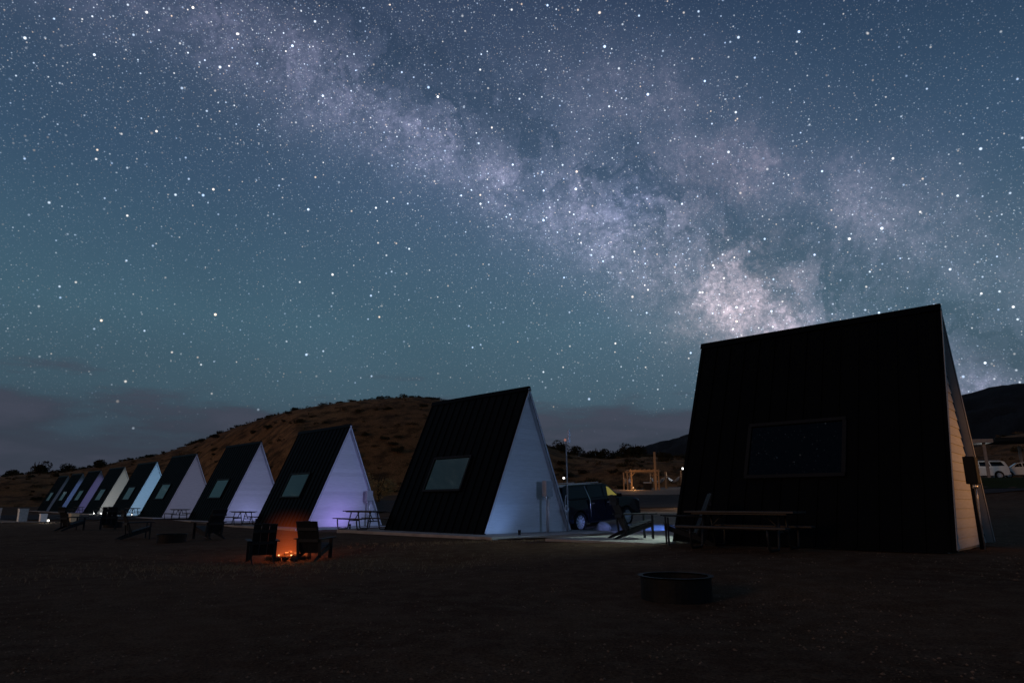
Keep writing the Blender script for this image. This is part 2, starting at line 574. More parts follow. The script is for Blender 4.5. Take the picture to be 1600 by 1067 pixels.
M_STEEL = mat('galvanised_steel', (0.52, 0.53, 0.54), 0.35, 0.7, 0.4, 0.15, 20)

def vary_per_object(m, amount):
    # every board takes the paint a little differently
    t = NT(m.node_tree)
    p = m.node_tree.nodes['Principled BSDF']
    src = p.inputs['Base Color'].links[0].from_socket
    f = t.m('MULTIPLY_ADD', t.node('ShaderNodeObjectInfo').outputs['Random'], amount, 1 - amount / 2)
    t.put(p.inputs['Base Color'], t.v('SCALE', src, f))


vary_per_object(M_SIDING, 0.13)
SL = math.hypot(W / 2, H)
CACHE = {}


def cached(key, fn):
    if key not in CACHE:
        CACHE[key] = fn()
    return CACHE[key]


OV = 0.16                      # the roof runs past the gables by this much


def slope_frame(s):
    """s=-1 near slope. returns eave origin, up-slope unit, outward normal"""
    o = Vector((0, s * W / 2, 0))
    up = Vector((0, -s * W / 2, H)).normalized()
    n = Vector((0, s * H, W / 2)).normalized()
    return o, up, n


def slab_mesh(s):
    o, up, n = slope_frame(s)
    mb = MB()
    t = 0.11
    a, b = o - n * t, o + up * SL - n * t
    a2, b2 = o, o + up * SL
    # ridge: cut plumb so that the two slopes butt together
    b = Vector((0, 0, H - t / n.z))
    b2 = Vector((0, 0, H))
    a = Vector((0, s * (W / 2 - t / abs(n.y)), 0.0))
    vs = []
    for x in (-L / 2 - OV, L / 2 + OV):
        vs += [(x, p.y + s * 0.0015, p.z) for p in (a, a2, b2, b)]
    mb.add(vs, [(0, 1, 2, 3), (7, 6, 5, 4), (0, 4, 5, 1), (1, 5, 6, 2), (2, 6, 7, 3), (3, 7, 4, 0)])
    return mb


def seam_mesh(s):
    o, up, n = slope_frame(s)
    return MB().bar(o + up * 0.02 + n * 0.017, o + up * (SL - 0.16) + n * 0.017, 0.022, 0.034, up=n)


def gable_boards(x, sgn):
    """lap siding boards: list of MB, bottom to top"""
    out = []
    ex = 0.2
    inner = 0.125
    nb = int(H / ex) + 1
    half = lambda z: max(0.0, (W / 2) * (1 - z / H) - inner)
    for i in range(nb):
        z0, z1 = i * ex + 0.004, min((i + 1) * ex + 0.02, H - 0.3)
        w0, w1 = half(z0), half(z1)
        if w0 < 0.05 or z1 <= z0 + 0.02:
            break
        lo, hi = 0.030, 0.010          # bottom edge stands proud of the board below
        vs = [(x, -w0, z0), (x, w0, z0), (x, w1, z1), (x, -w1, z1),
              (x + sgn * lo, -w0, z0), (x + sgn * lo, w0, z0), (x + sgn * hi, w1, z1), (x + sgn * hi, -w1, z1)]
        out.append(MB().add(vs, [(0, 1, 2, 3), (7, 6, 5, 4), (0, 4, 5, 1), (1, 5, 6, 2), (2, 6, 7, 3), (3, 7, 4, 0)]))
    return out


def core_wall(x0, x1):
    h2 = W / 2 - 0.125
    hh = H * (h2 / (W / 2))
    return MB().prism([(-h2, 0.0), (h2, 0.0), (0, hh)], x0, x1, axis='x')


SEAM_STEP = 0.405
NSEAM = 14


def make_cabin(k, C, z, yaw, label, full, pane_mat, flood=None):
    r = Vector((math.cos(yaw), math.sin(yaw), 0))
    g = Vector((-math.sin(yaw), math.cos(yaw), 0))
    ctr = Vector((C[0], C[1], 0)) + g * (W / 2) - r * (L / 2)
    t = thing('a_frame_cabin', label, 'cabin', (ctr.x, ctr.y, z), yaw, 'row of A-frame cabins')
    # roofs
    for s, nm in ((-1, 'near'), (1, 'far')):
        if full and s == -1:
            ro = put('roof', cached('slab-1', lambda: slab_mesh(-1).mesh('roof', M_ROOF)), t)
            sm = cached('seam-1', lambda: seam_mesh(-1).mesh('roof_seam', M_ROOF))
            for i in range(NSEAM + 1):
                put('roof_seam', sm, ro, loc=(-L / 2 - OV + 0.09 + i * (L + 2 * OV - 0.18) / NSEAM, 0, 0))
        else:
            def joined():
                mb = slab_mesh(s)
                for i in range(NSEAM + 1):
                    q = seam_mesh(s)
                    dx = -L / 2 - OV + 0.09 + i * (L + 2 * OV - 0.18) / NSEAM
                    mb.add([(a + dx, b, c) for a, b, c in q.v], q.f)
                return mb.mesh('roof', M_ROOF)
            put('roof', cached('slabj%d' % s, joined), t)
    # ridge cap
    def cap():
        mb = MB()
        for s in (-1, 1):
            o, up, n = slope_frame(s)
            top = o + up * SL
            p = top - up * 0.17 + n * 0.038
            q = top + n * 0.038 + up * 0.012
            mb.bar((0, (p.y + q.y) / 2, (p.z + q.z) / 2) + Vector((-L / 2 - OV - .01, 0, 0)) if False else Vector((-L / 2 - OV - .01, (p.y + q.y) / 2, (p.z + q.z) / 2)),
                   Vector((L / 2 + OV + .01, (p.y + q.y) / 2, (p.z + q.z) / 2)), (q - p).length, 0.008, up=n)
        return mb.mesh('ridge_cap', M_ROOF)
    put('ridge_cap', cached('cap', cap), t)
    # gables
    if full:
        wall = put('gable_wall', cached('core', lambda: core_wall(-L / 2 + .02, L / 2 - .02).mesh('gable_wall', M_SIDING)), t)
        boards = cached('boards', lambda: [b.mesh('siding_board', M_SIDING) for b in gable_boards(L / 2 - .02, 1)])
        for bmh in boards:
            put('siding_board', bmh, wall)
    else:
        def gw():
            mb = core_wall(-L / 2 + .02, L / 2 - .02)
            for b in gable_boards(L / 2 - .02, 1):
                mb.add(b.v, b.f)
            return mb.mesh('gable_wall', M_SIDING)
        put('gable_wall', cached('gwj', gw), t)
    # light metal rake trim along the front roof edges
    for s in (-1, 1):
        def rake():
            o, up, n = slope_frame(s)
            x = L / 2 + OV + 0.008
            a = Vector((x, o.y, 0)) - n * 0.058 + up * 0.06
            b = Vector((x, 0, H)) - n * 0.058 - up * 0.05
            return MB().bar(a, b, 0.075, 0.014, up=(1, 0, 0)).mesh('rake_trim', M_TRIM)
        put('rake_trim', cached('rake%d' % s, rake), t)
        def edge():
            o, up, n = slope_frame(s)
            x = L / 2 + OV * 0.5 + 0.0
            a = Vector((x, o.y, 0)) - n * 0.118 + up * 0.06
            b = Vector((x, 0, H)) - n * 0.118 - up * 0.28
            return MB().bar(a, b, 0.012, 0.15, up=(1, 0, 0)).mesh('soffit_trim', M_TRIM)
        put('soffit_trim', cached('edge%d' % s, edge), t)
    # skylight window in the near slope
    o, up, n = slope_frame(-1)
    xa, xb, ua, ub = L / 2 - 4.10, L / 2 - 1.86, 1.64, 3.04
    win = put('skylight_window', cached('pane%s' % pane_mat.name, lambda: MB().add(
        [Vector((x, 0, 0)) + o + up * uu + n * hh for hh in (0.0025, 0.042) for x, uu in ((xa + .05, ua + .05), (xb - .05, ua + .05), (xb - .05, ub - .05), (xa + .05, ub - .05))],
        [(0, 1, 2, 3), (7, 6, 5, 4), (0, 4, 5, 1), (1, 5, 6, 2), (2, 6, 7, 3), (3, 7, 4, 0)]).mesh('pane', pane_mat)), t)
    def frame():
        mb = MB()
        P = lambda x, uu: Vector((x, 0, 0)) + o + up * uu + n * 0.04
        mb.bar(P(xa - .03, ua), P(xb + .03, ua), 0.085, 0.08, up=n)
        mb.bar(P(xa - .03, ub), P(xb + .03, ub), 0.085, 0.08, up=n)
        mb.bar(P(xa, ua + .045), P(xa, ub - .045), 0.085, 0.078, up=n)
        mb.bar(P(xb, ua + .045), P(xb, ub - .045), 0.085, 0.078, up=n)
        return mb.mesh('window_frame', M_FRAME)
    put('window_frame', cached('wframe', frame), win)
    # back gable: door and floodlight
    dr = put('door', cached('door', lambda: MB().box((-L / 2 - 0.0, 0, 1.03), (0.07, 0.9, 2.06)).mesh('door', M_DOOR)), t)
    put('handle', cached('dh', lambda: MB().bar((-L / 2 - .055, .36, .95), (-L / 2 - .055, .36, 1.15), .03, .03, up=(1, 0, 0)).mesh('handle', M_STEEL)), dr)
    if flood:
        fl = put('floodlight', cached('fl', lambda: MB().box((-L / 2 - 0.10, 0.35, 2.2), (0.16, 0.26, 0.18)).mesh('floodlight', M_DARKTRIM)), t)
        put('lens', cached('fll', lambda: MB().box((-L / 2 - 0.185, 0.35, 2.2), (0.006, 0.22, 0.14)).mesh('lens', M_LENS)), fl)
        col, en, size = flood
        a = ctr + Vector((0, 0, z)) + r * (-L / 2 - 0.24) + g * 0.35 + Vector((0, 0, 2.2))
        return t, a
    return t, None


CAB = [(8.287, 13.315, .185, -42.5), (-1.088, 23.896, .058, -45.48), (-10.589, 35.153, -.088, -45.77), (-19.423, 45.918, -.046, -45.41), (-29.347, 57.663, -.039, -44.92),
       (-38.839, 69.326, -.028, -44.6), (-47.826, 79.306, -.04, -44.64), (-56.2, 88.53, -.012, -44.76), (-63.99, 97.19, .006, -44.76), (-71.67, 105.77, .004, -44.76)]
LABELS = ['large black A-frame cabin nearest the camera, amber light on its gable',
          'A-frame cabin with steel-blue gable beside the parked dark truck',
          'A-frame cabin with violet-blue gable behind the glowing campfire',
          'A-frame cabin with pale lavender gable, fourth from the right',
          'A-frame cabin with dim lilac gable, fifth from the right',
          'A-frame cabin with bright sky-blue gable',
          'A-frame cabin with pale grey-green lit gable',
          'small far A-frame cabin with deep purple gable strip',
          'small far A-frame cabin with deep blue gable strip',
          'farthest and dimmest A-frame cabin at the left end of the row']
# light on gable k comes from the floodlight on cabin k-1
FLOOD = [((0.32, 0.50, 1.0), 270, 62), ((0.38, 0.49, 1.0), 840, 62), ((0.48, 0.52, 1.0), 560, 60), ((0.62, 0.60, 1.0), 560, 60), ((0.32, 0.62, 1.0), 1900, 60),
         ((0.92, 1.0, 0.93), 330, 60), ((0.42, 0.34, 1.0), 270, 60), ((0.24, 0.38, 1.0), 260, 60), ((0.6, 0.6, 1.0), 34, 60), None]
cabins = []
gcent = []
for k, (x, y, z, a) in enumerate(CAB):
    yaw = R(a)
    g = Vector((-math.sin(yaw), math.cos(yaw), 0))
    gcent.append(Vector((x, y, z)) + g * (W / 2) + Vector((0, 0, 1.6)) - g * 0.5)
for k, (x, y, z, a) in enumerate(CAB):
    t, a0 = make_cabin(k, (x, y), z, R(a), LABELS[k], k < 4, M_GLASS1 if k == 0 else M_GLASS, FLOOD[k])
    cabins.append(t)
    if a0 is not None:
        col, en, size = FLOOD[k]
        lamp('floodlight_lamp', 'SPOT', a0, en, col, None, gcent[k + 1], R(size), 0.5, 0.08)

# coloured spotlights added before the gables to grade their light from below
for k, dx, ly, en, colr, lab in [(1, 1.15, 0.75, 22, (.22, .42, 1.0), 'small added blue ground spotlight at the foot of the steel-blue gable'),
                                 (2, 1.3, 1.9, 60, (.40, .27, 1.0), 'small added violet ground spotlight at the foot of the violet-blue gable'),
                                 (3, 1.3, 1.9, 30, (.40, .42, 1.0), 'small added ground spotlight at the foot of the pale lavender gable')]:
    x, y, z, a = CAB[k]
    r_ = Vector((math.cos(R(a)), math.sin(R(a)), 0))
    g_ = Vector((-math.sin(R(a)), math.cos(R(a)), 0))
    q = Vector((x, y, z)) + r_ * dx + g_ * ly
    t = thing('added_spotlight', lab, 'lamp', q, R(a), 'added ground spotlights before the gables')
    MB().lathe([(0, -.25), (.05, -.25), (.05, .02), (.03, .06), (0, .07)], 10).build('base', M_DARKTRIM, t)
    MB().lathe([(.0, .06), (.045, .06), (.055, .16), (.05, .165), (0, .15)], 12).build('housing', M_DARKTRIM, t)
    lamp('added_spotlight_lamp', 'SPOT', q + Vector((0, 0, .2)), en, colr, None, q - r_ * dx + Vector((0, 0, 1.1)) - g_ * .2, R(140), .7, .04)

# concrete pads (slabs under and around the cabins)
for k, (x, y, z, a) in enumerate(CAB):
    t = cabins[k]
    ext = {0: (0.1, -0.05, -0.4, -0.06), 1: (2.2, 1.6, 0.95, 1.1)}.get(k, (2.2, 0.9, 0.9, 1.0))     # behind, in front, near, far
    mb = MB().box(((-ext[0] + ext[1]) / 2, (-ext[2] + ext[3]) / 2, -0.085), (L + ext[0] + ext[1], W + ext[2] + ext[3], 0.16))
    p = mb.build('pavement', M_CONC, None, bevel=0.015)
    p.location = t.location
    p.rotation_euler = t.rotation_euler
    kind(p, 'structure')


pp_ = MB().box((-L / 2 - .11 - 1.65, 0, -.085), (3.3, W + 2.05, .16)).build('porch_slab', M_CONC, None, bevel=.015)
pp_.location = cabins[0].location
pp_.rotation_euler = cabins[0].rotation_euler
kind(pp_, 'structure')


def local(k, lx, ly, lz=0.0):
    """world point for cabin k: lx from the back gable (positive to the front), ly from the near eave (positive away)"""
    x, y, z, a = CAB[k]
    r = Vector((math.cos(R(a)), math.sin(R(a)), 0))
    g = Vector((-math.sin(R(a)), math.cos(R(a)), 0))
    return Vector((x, y, z)) - r * L + r * lx + g * ly + Vector((0, 0, lz))


# ------------------------------------------------------------------ utility pedestals, antenna
def pedestal(loc, yaw, label, M_GREY):
    t = thing('utility_pedestal', label, 'electric box', loc, yaw, 'electric boxes in front of the gables')
    MB().tube([(0, 0, 0), (0, 0, 1.32)], 0.035, 10).build('post', M_GREY, t, True)
    bx = MB().box((0.03, 0, 1.58), (0.20, 0.38, 0.56)).build('box', M_GREY, t, bevel=0.012)
    MB().box((0.136, 0, 1.58), (0.012, 0.35, 0.52)).build('box_door', M_GREY, bx)
    MB().box((0.148, 0.13, 1.56), (0.02, 0.03, 0.07)).build('latch', M_STEEL, bx)
    for yy in (-0.11, 0.05, 0.13):
        MB().lathe([(0.0, 1.21), (0.028, 1.21), (0.034, 1.24), (0.034, 1.30), (0.0, 1.30)], 10, c=(0.05, yy, 0)).build('conduit_fitting', M_STEEL, t, True)
    MB().tube([(0.05, 0.05, 1.22), (0.05, 0.05, 1.0), (0.04, 0.045, 0.6), (0.04, 0.04, 0.0)], 0.018, 8).build('conduit', M_STEEL, t, True)
    return t


for k, dx, ly, lab in [(1, 0.42, 2.95, 'grey electric box on post in front of steel-blue gable'), (2, 0.40, 3.5, 'grey electric box on post in front of violet-blue gable'),
                       (0, 0.34, 1.55, 'electric box, coloured dark for shade, on post before the amber-lit gable')]:
    q = local(k, L + dx, ly)
    pedestal((q.x, q.y, q.z), R(CAB[k][3]), lab, M_DARKTRIM if k == 0 else M_GREY)  # nearest box takes darker paint to imitate its unlit faces

M_WHITE = mat('white_plastic', (0.82, 0.82, 0.84), 0.5, 0, 0.4, 0.06)
ap = local(1, L + 0.35, W - 0.42)
t = thing('antenna_pole', 'thin pole with white antenna bar beside the steel-blue gable', 'pole', (ap.x, ap.y, ap.z), R(-45))
MB().tube([(0, 0, 0), (0, 0, 1.9), (0.0, -0.03, 3.55)], 0.028, 8).build('pole', M_GREY, t, True)
MB().box((0.05, 0.10, 3.62), (0.06, 0.10, 0.52)).build('antenna', M_WHITE, t, bevel=0.01)
MB().bar((0, -.03, 3.42), (0.05, 0.10, 3.42), 0.03, 0.03).build('bracket', M_STEEL, t)
MB().lathe([(0, 3.42), (0.045, 3.43), (0.05, 3.5), (0.0, 3.53)], 10, c=(0.02, -0.10, 0)).build('indicator', mat('red_indicator', (0.4, 0.08, 0.06), 0.4, emit=(1, .45, .35), estr=.25), t, True)
lp = [(0.03 + 0.0, -0.10 + 0.075 * math.sin(q), 1.05 + 0.30 * math.cos(q)) for q in np.linspace(0, 2 * math.pi, 20)]
cb = MB().tube(lp, 0.014, 6).tube([(0.035, -0.10 + 0.085 * math.sin(q), 0.83 + 0.13 * math.cos(q)) for q in np.linspace(0, 2 * math.pi, 16)], 0.03, 6)
cb.build('cable_coil', mat('pale_cable', (0.42, 0.43, 0.45), 0.6), t, True)

# ------------------------------------------------------------------ picnic tables
M_WOODT = mat('dark_table_planks', (0.050, 0.045, 0.042), 0.55, 0, 0.3, 0.25, 3, 0.3, 50, aniso=(1, 9, 9))
M_TUBE = mat('dark_steel_tube', (0.020, 0.022, 0.025), 0.45, 0.3, 0.3, 0.15)


def make_table(label, loc, rz, length=2.0, group='picnic tables beside the cabins'):
    t = thing('picnic_table', label, 'picnic table', loc, rz, group)
    top = MB().box((0, 0, 0.715), (length - 0.3, 0.62, 0.03)).build('table_top', M_WOODT, t)
    pm = cached('tplank%.2f' % length, lambda: MB().box((0, 0, 0), (length, 0.138, 0.035)).mesh('plank', M_WOODT, bevel=0.004))
    for i in range(5):
        put('plank', pm, top, loc=(0, (i - 2) * 0.146, 0.750))
    sm = cached('splank%.2f' % length, lambda: MB().box((0, 0, 0), (length, 0.128, 0.035)).mesh('plank', M_WOODT, bevel=0.004))
    for s in (-1, 1):
        be = MB().bar((-length / 2 + .2, s * 0.70, 0.425), (length / 2 - .2, s * 0.70, 0.425), 0.10, 0.02).build('bench', M_WOODT, t)
        for j in (-1, 1):
            put('plank', sm, be, loc=(0, s * 0.70 + j * 0.068, 0.453))
        for e in (-1, 1):
            x = e * (length / 2 - 0.36)
            pts = [(x, s * 0.16, 0.71), (x, s * 0.24, 0.36), (x, s * 0.29, 0.08), (x, s * 0.33, 0.03), (x, s * 0.72, 0.03), (x, s * 0.76, 0.07), (x, s * 0.80, 0.30), (x, s * 0.80, 0.43)]
            MB().tube(pts, 0.026, 8).build('leg', M_TUBE, t, True)
    for e in (-1, 1):
        x = e * (length / 2 - 0.36)
        MB().tube([(x, -0.24, 0.36), (x, 0.24, 0.36)], 0.022, 8).build('crossbar', M_TUBE, t, True)
        MB().tube([(x, 0, 0.36), (x - e * 0.36, 0, 0.70)], 0.02, 8).build('brace', M_TUBE, t, True)
    return t


c1 = local(0, 2.35, -1.45)
make_table('long dark picnic table standing before the nearest black roof', (c1.x, c1.y, 0.17), R(-42.5), 2.35)
for k, lab in [(1, 'picnic table in front of the violet-blue gable'), (2, 'picnic table in front of the pale lavender gable'),
               (3, 'picnic table in front of the dim lilac gable'), (4, 'picnic table in front of the bright sky-blue gable'), (5, 'picnic table in front of the pale grey-green gable'),
               (6, 'white-lit picnic table at the foot of the purple gable')]:
    q = local(k, -1.45, -0.15)
    make_table(lab, (q.x, q.y, q.z - 0.02), R(CAB[k][3]), 2.2)

# ------------------------------------------------------------------ adirondack chairs
M_CHAIR = mat('dark_painted_wood', (0.013, 0.015, 0.019), 0.6, 0, 0.25, 0.25, 4, 0.2, 40)


def build_chair(M):
    t = bpy.data.objects.new('adirondack_chair', None)
    COL.objects.link(t)
    # local: faces +x
    for s in (-1, 1):
        MB().bar((0.40, s * 0.30, 0.0), (0.40, s * 0.30, 0.545), 0.03, 0.095, up=(0, 1, 0)).build('front_leg', M, t)
        MB().add([(0.43, s * 0.272 + j, 0.40) for j in (-.014, .014)] + [(0.43, s * 0.272 + j, 0.29) for j in (-.014, .014)] +
                 [(-0.46, s * 0.272 + j, 0.0) for j in (-.014, .014)] + [(-0.30, s * 0.272 + j, 0.14) for j in (-.014, .014)] + [(-0.56, s * 0.272 + j, 0.0) for j in (-.014, .014)],
                 [(0, 1, 3, 2), (2, 3, 5, 4), (4, 5, 9, 8), (8, 9, 7, 6), (6, 7, 1, 0), (0, 2, 4, 6), (1, 7, 5, 3), (4, 8, 6), (5, 7, 9)]).build('side_rail', M, t)
        MB().bar((-0.36, s * 0.335, 0.555), (0.50, s * 0.335, 0.575), 0.135, 0.026).build('armrest', M, t, bevel=0.006)
        MB().bar((-0.24, s * 0.30, 0.10), (-0.30, s * 0.30, 0.545), 0.03, 0.08, up=(0, 1, 0)).build('back_post', M, t)
    a = Vector((0.41, 0, 0.41))
    b = Vector((-0.13, 0, 0.235))
    sm = MB().box((0, 0, 0), (0.094, 0.53, 0.022)).mesh('seat_slat', M, bevel=0.004)
    an = math.atan2(a.z - b.z, a.x - b.x)
    for i in range(6):
        p = a.lerp(b, i / 5)
        put('seat_slat', sm, t, loc=p, rot=(0, -an, 0))
    lean = R(23)
    lens = [0.87, 0.88, 0.87]
    for i in range(3):
        yy = (i - 1) * 0.199
        base = Vector((-0.15, yy, 0.20))
        top = base + Vector((-math.sin(lean), 0, math.cos(lean))) * lens[i]
        MB().bar(base, top, 0.190, 0.022, up=(1, 0, 0)).build('back_slat', M, t)
    for zz in (0.34, 0.66):
        q = Vector((-0.15, 0, 0.20)) + Vector((-math.sin(lean), 0, math.cos(lean))) * zz
        MB().box((q.x - 0.036, 0, q.z), (0.045, 0.56, 0.075)).build('back_brace', M, t)
    return t


proto = build_chair(M_CHAIR)
first = True
CHAIRS = [
    (3.98, 15.75, .185, 172, 1.12, 'dark adirondack chair at the end of the long picnic table'),
    (3.22, 18.55, .19, 8, 1.12, 'dark adirondack chair in profile on the lit slab before the parked truck'),
    (-6.20, 17.3, None, 116, .93, 'dark adirondack chair left of the glowing embers, light through its slats'),
    (-4.98, 17.5, None, 80, .95, 'dark adirondack chair right of the glowing embers, back to the camera'),
    (-13.9, 25.6, None, 40, 1.05, 'dim adirondack chair left of the unlit fire ring'),
    (-11.0, 25.2, None, 150, 1.05, 'dim bluish adirondack chair right of the unlit fire ring'),
    (-20.4, 32.0, None, 60, 1.05, 'black adirondack chair in front of the white path lights, the left one'),
    (-19.6, 33.6, None, 120, 1.05, 'black adirondack chair in front of the white path lights, the right one'),
]
for x, y, z, deg, scl, lab in CHAIRS:
    c = proto if first else copy_tree(proto)
    first = False
    c.location = (x, y, g1(x, y) + 0.005 if z is None else z)
    c.rotation_euler = (0, 0, R(deg))
    c.scale = (scl,) * 3
    tag(c, lab, 'chair', 'adirondack chairs in the yard')

# ------------------------------------------------------------------ fire rings
M_RING = mat('sooty_steel', (0.010, 0.010, 0.011), 0.6, 0.3, 0.2, 0.4, 6, 0.4, 30)
M_ASH = mat('ash_bed', (0.05, 0.045, 0.042), 0.95, 0, 0.05, 0.5, 14, 0.8, 40)
M_LOG = mat('charred_log', (0.018, 0.014, 0.012), 0.9, 0, 0.1, 0.4, 10, 0.8, 30)


def fire_ring(loc, r, h, label, burning=False):
    t = thing('fire_ring', label, 'fire pit', loc, random.uniform(0, 6), 'fire rings in the yard')
    MB().lathe([(r, -0.02), (r, h - .02), (r + .035, h), (r - .03, h), (r - .018, h - .025), (r - .018, -0.02)], 40, closed=True).build('ring', M_RING, t)
    MB().lathe([(r - .02, 0.02), (r * .7, 0.05), (r * .3, 0.09), (0.0, 0.10)], 24).build('ash_bed', M_ASH, t, True)
    for i in range(4):
        a = i * 1.6 + .3
        p = Vector((math.cos(a), math.sin(a), 0))
        MB().tube([p * r * .75 + Vector((0, 0, .10)), p * r * -.15 + Vector((0, 0, .17 + .02 * i))], [0.045, 0.035], 8).build('log', M_LOG, t, True)
    return t


fire_ring((2.08, 8.97, g1(2.08, 8.97)), 0.44, 0.29, 'black steel fire ring on bare ground nearest the camera')
fire_ring((-11.6, 23.7, g1(-11.6, 23.7)), 0.46, 0.28, 'unlit fire ring between two dim adirondack chairs')
fire_ring((-20.9, 36.2, g1(-20.9, 36.2)), 0.46, 0.28, 'small far fire ring in front of the sky-blue gable')
# the burning one: a low ring heaped with embers
fx, fy = -5.76, 18.05
fz = g1(fx, fy)
t = thing('campfire', 'low campfire of glowing orange embers between two chairs', 'campfire', (fx, fy, fz))
for i in range(13):
    a = i * 2 * math.pi / 13
    s = random.uniform(.8, 1.2)
    mb = MB()
    bm = bmesh.new()
    bmesh.ops.create_icosphere(bm, subdivisions=2, radius=0.10 * s)
    for v in bm.verts:
        v.co *= 1 + random.uniform(-.14, .14)
        v.co.z *= .7
    mb.add([v.co.copy() for v in bm.verts], [[v.index for v in f.verts] for f in bm.faces])
    bm.free()
    so = mb.build('ring_stone', mat('ring_stone', (0.06, 0.052, 0.046), 0.9, 0, .1, .3, 5, .6), t, True)
    so.location = (0.46 * math.cos(a), 0.46 * math.sin(a), 0.05)
M_EMB = bpy.data.materials.new('embers')
M_EMB.use_nodes = True
nt = NT(M_EMB.node_tree)
pb = M_EMB.node_tree.nodes['Principled BSDF']
co = nt.node('ShaderNodeTexCoord').outputs['Object']
nn = nt.ss(nt.noise(co, 14, 4, .6), .42, .72)
nt.put(pb.inputs['Base Color'], (0.02, 0.012, 0.01, 1))
nt.put(pb.inputs['Emission Color'], nt.ramp(nn, [(0, (.35, .02, .0)), (.6, (1, .16, .02)), (1, (1, .45, .12))]))
nt.put(pb.inputs['Emission Strength'], nt.m('MULTIPLY_ADD', nn, .30, .02))
for i in range(26):
    a, q = random.uniform(0, 6.28), random.uniform(0, .30)
    s = random.uniform(.03, .06)
    MB().box((q * math.cos(a), q * math.sin(a), 0.10 + (0.3 - q) * 0.30), (s * 1.5, s, s), Matrix.Rotation(random.uniform(0, 6), 3, 'Z') @ Matrix.Rotation(random.uniform(-.5, .5), 3, 'X')).build('ember', M_EMB, t, bevel=0.006)
M_HOT = mat('hot_coal', (0.1, 0.05, 0.03), emit=(1, .55, .22), estr=2.2)
for px_ in ((-.16, -.30), (.15, -.28)):
    MB().box((px_[0], px_[1], .12), (.035, .03, .03)).build('hot_coal', M_HOT, t, bevel=.008)
# faint flames: a soft emitting volume over the coals
M_FL = bpy.data.materials.new('flame_gas')
M_FL.use_nodes = True
M_FL.node_tree.nodes.clear()
nt = NT(M_FL.node_tree)
co = nt.node('ShaderNodeTexCoord').outputs['Object']
sp = nt.node('ShaderNodeSeparateXYZ')
nt.put(sp.inputs[0], co)
rad = nt.v('LENGTH', nt.v('MULTIPLY', co, (1, 1, 0)))
hgt = sp.outputs[2]
dens = nt.m('MULTIPLY', nt.gauss(rad, 0.44), nt.m('EXPONENT', nt.m('MULTIPLY', hgt, -2.7)))
dens = nt.m('MULTIPLY', dens, nt.m('MULTIPLY', nt.ss(hgt, 1.25, .7), nt.ss(rad, .84, .5)))
em = nt.node('ShaderNodeEmission')
em.inputs['Color'].default_value = (1.0, 0.145, 0.025, 1)
nt.put(em.inputs['Strength'], nt.m('MULTIPLY', dens, 0.72))
ou = nt.node('ShaderNodeOutputMaterial')
nt.put(ou.inputs['Volume'], em.outputs[0])
fl = MB().lathe([(0.0, 0.0), (0.7, 0.01), (0.85, 0.3), (0.8, 0.8), (0.5, 1.2), (0.0, 1.3)], 20).build('flame', M_FL, t, True)
fl.location = (0, 0, 0.08)
lamp('ember_lamp', 'POINT', (fx, fy, fz + 0.34), 32, (1.0, 0.22, 0.05), None, radius=.15)

# ------------------------------------------------------------------ the car
M_PAINT = mat('dark_blue_paint', (0.0014, 0.0024, 0.0075), 0.22, 0.0, 0.24, 0.05, 2)
M_CARGLASS = mat('car_glass', (0.003, 0.004, 0.005), 0.04, 0, 0.35, 0.05, 1)
M_GLOWGLASS = mat('lit_car_glass', (0.05, 0.05, 0.02), 0.1, 0, 0.4, 0.3, 9, emit=(0.42, 0.36, 0.07), estr=0.42)  # emission put into the pane, standing in for light behind the window
M_TYRE = mat('tyre_rubber', (0.012, 0.012, 0.013), 0.85, 0, 0.2, 0.2)
M_ALLOY = mat('alloy_rim', (0.62, 0.64, 0.68), 0.35, 0.3, 0.5, 0.05)
M_CHROME = mat('chrome', (0.75, 0.76, 0.78), 0.15, 0.9, 0.5, 0.03)
M_LAMPG = mat('headlight_glass', (0.55, 0.57, 0.6), 0.1, 0.2, 0.6, 0.05)
M_TAIL = mat('tail_light', (0.25, 0.02, 0.02), 0.2, 0, 0.5)


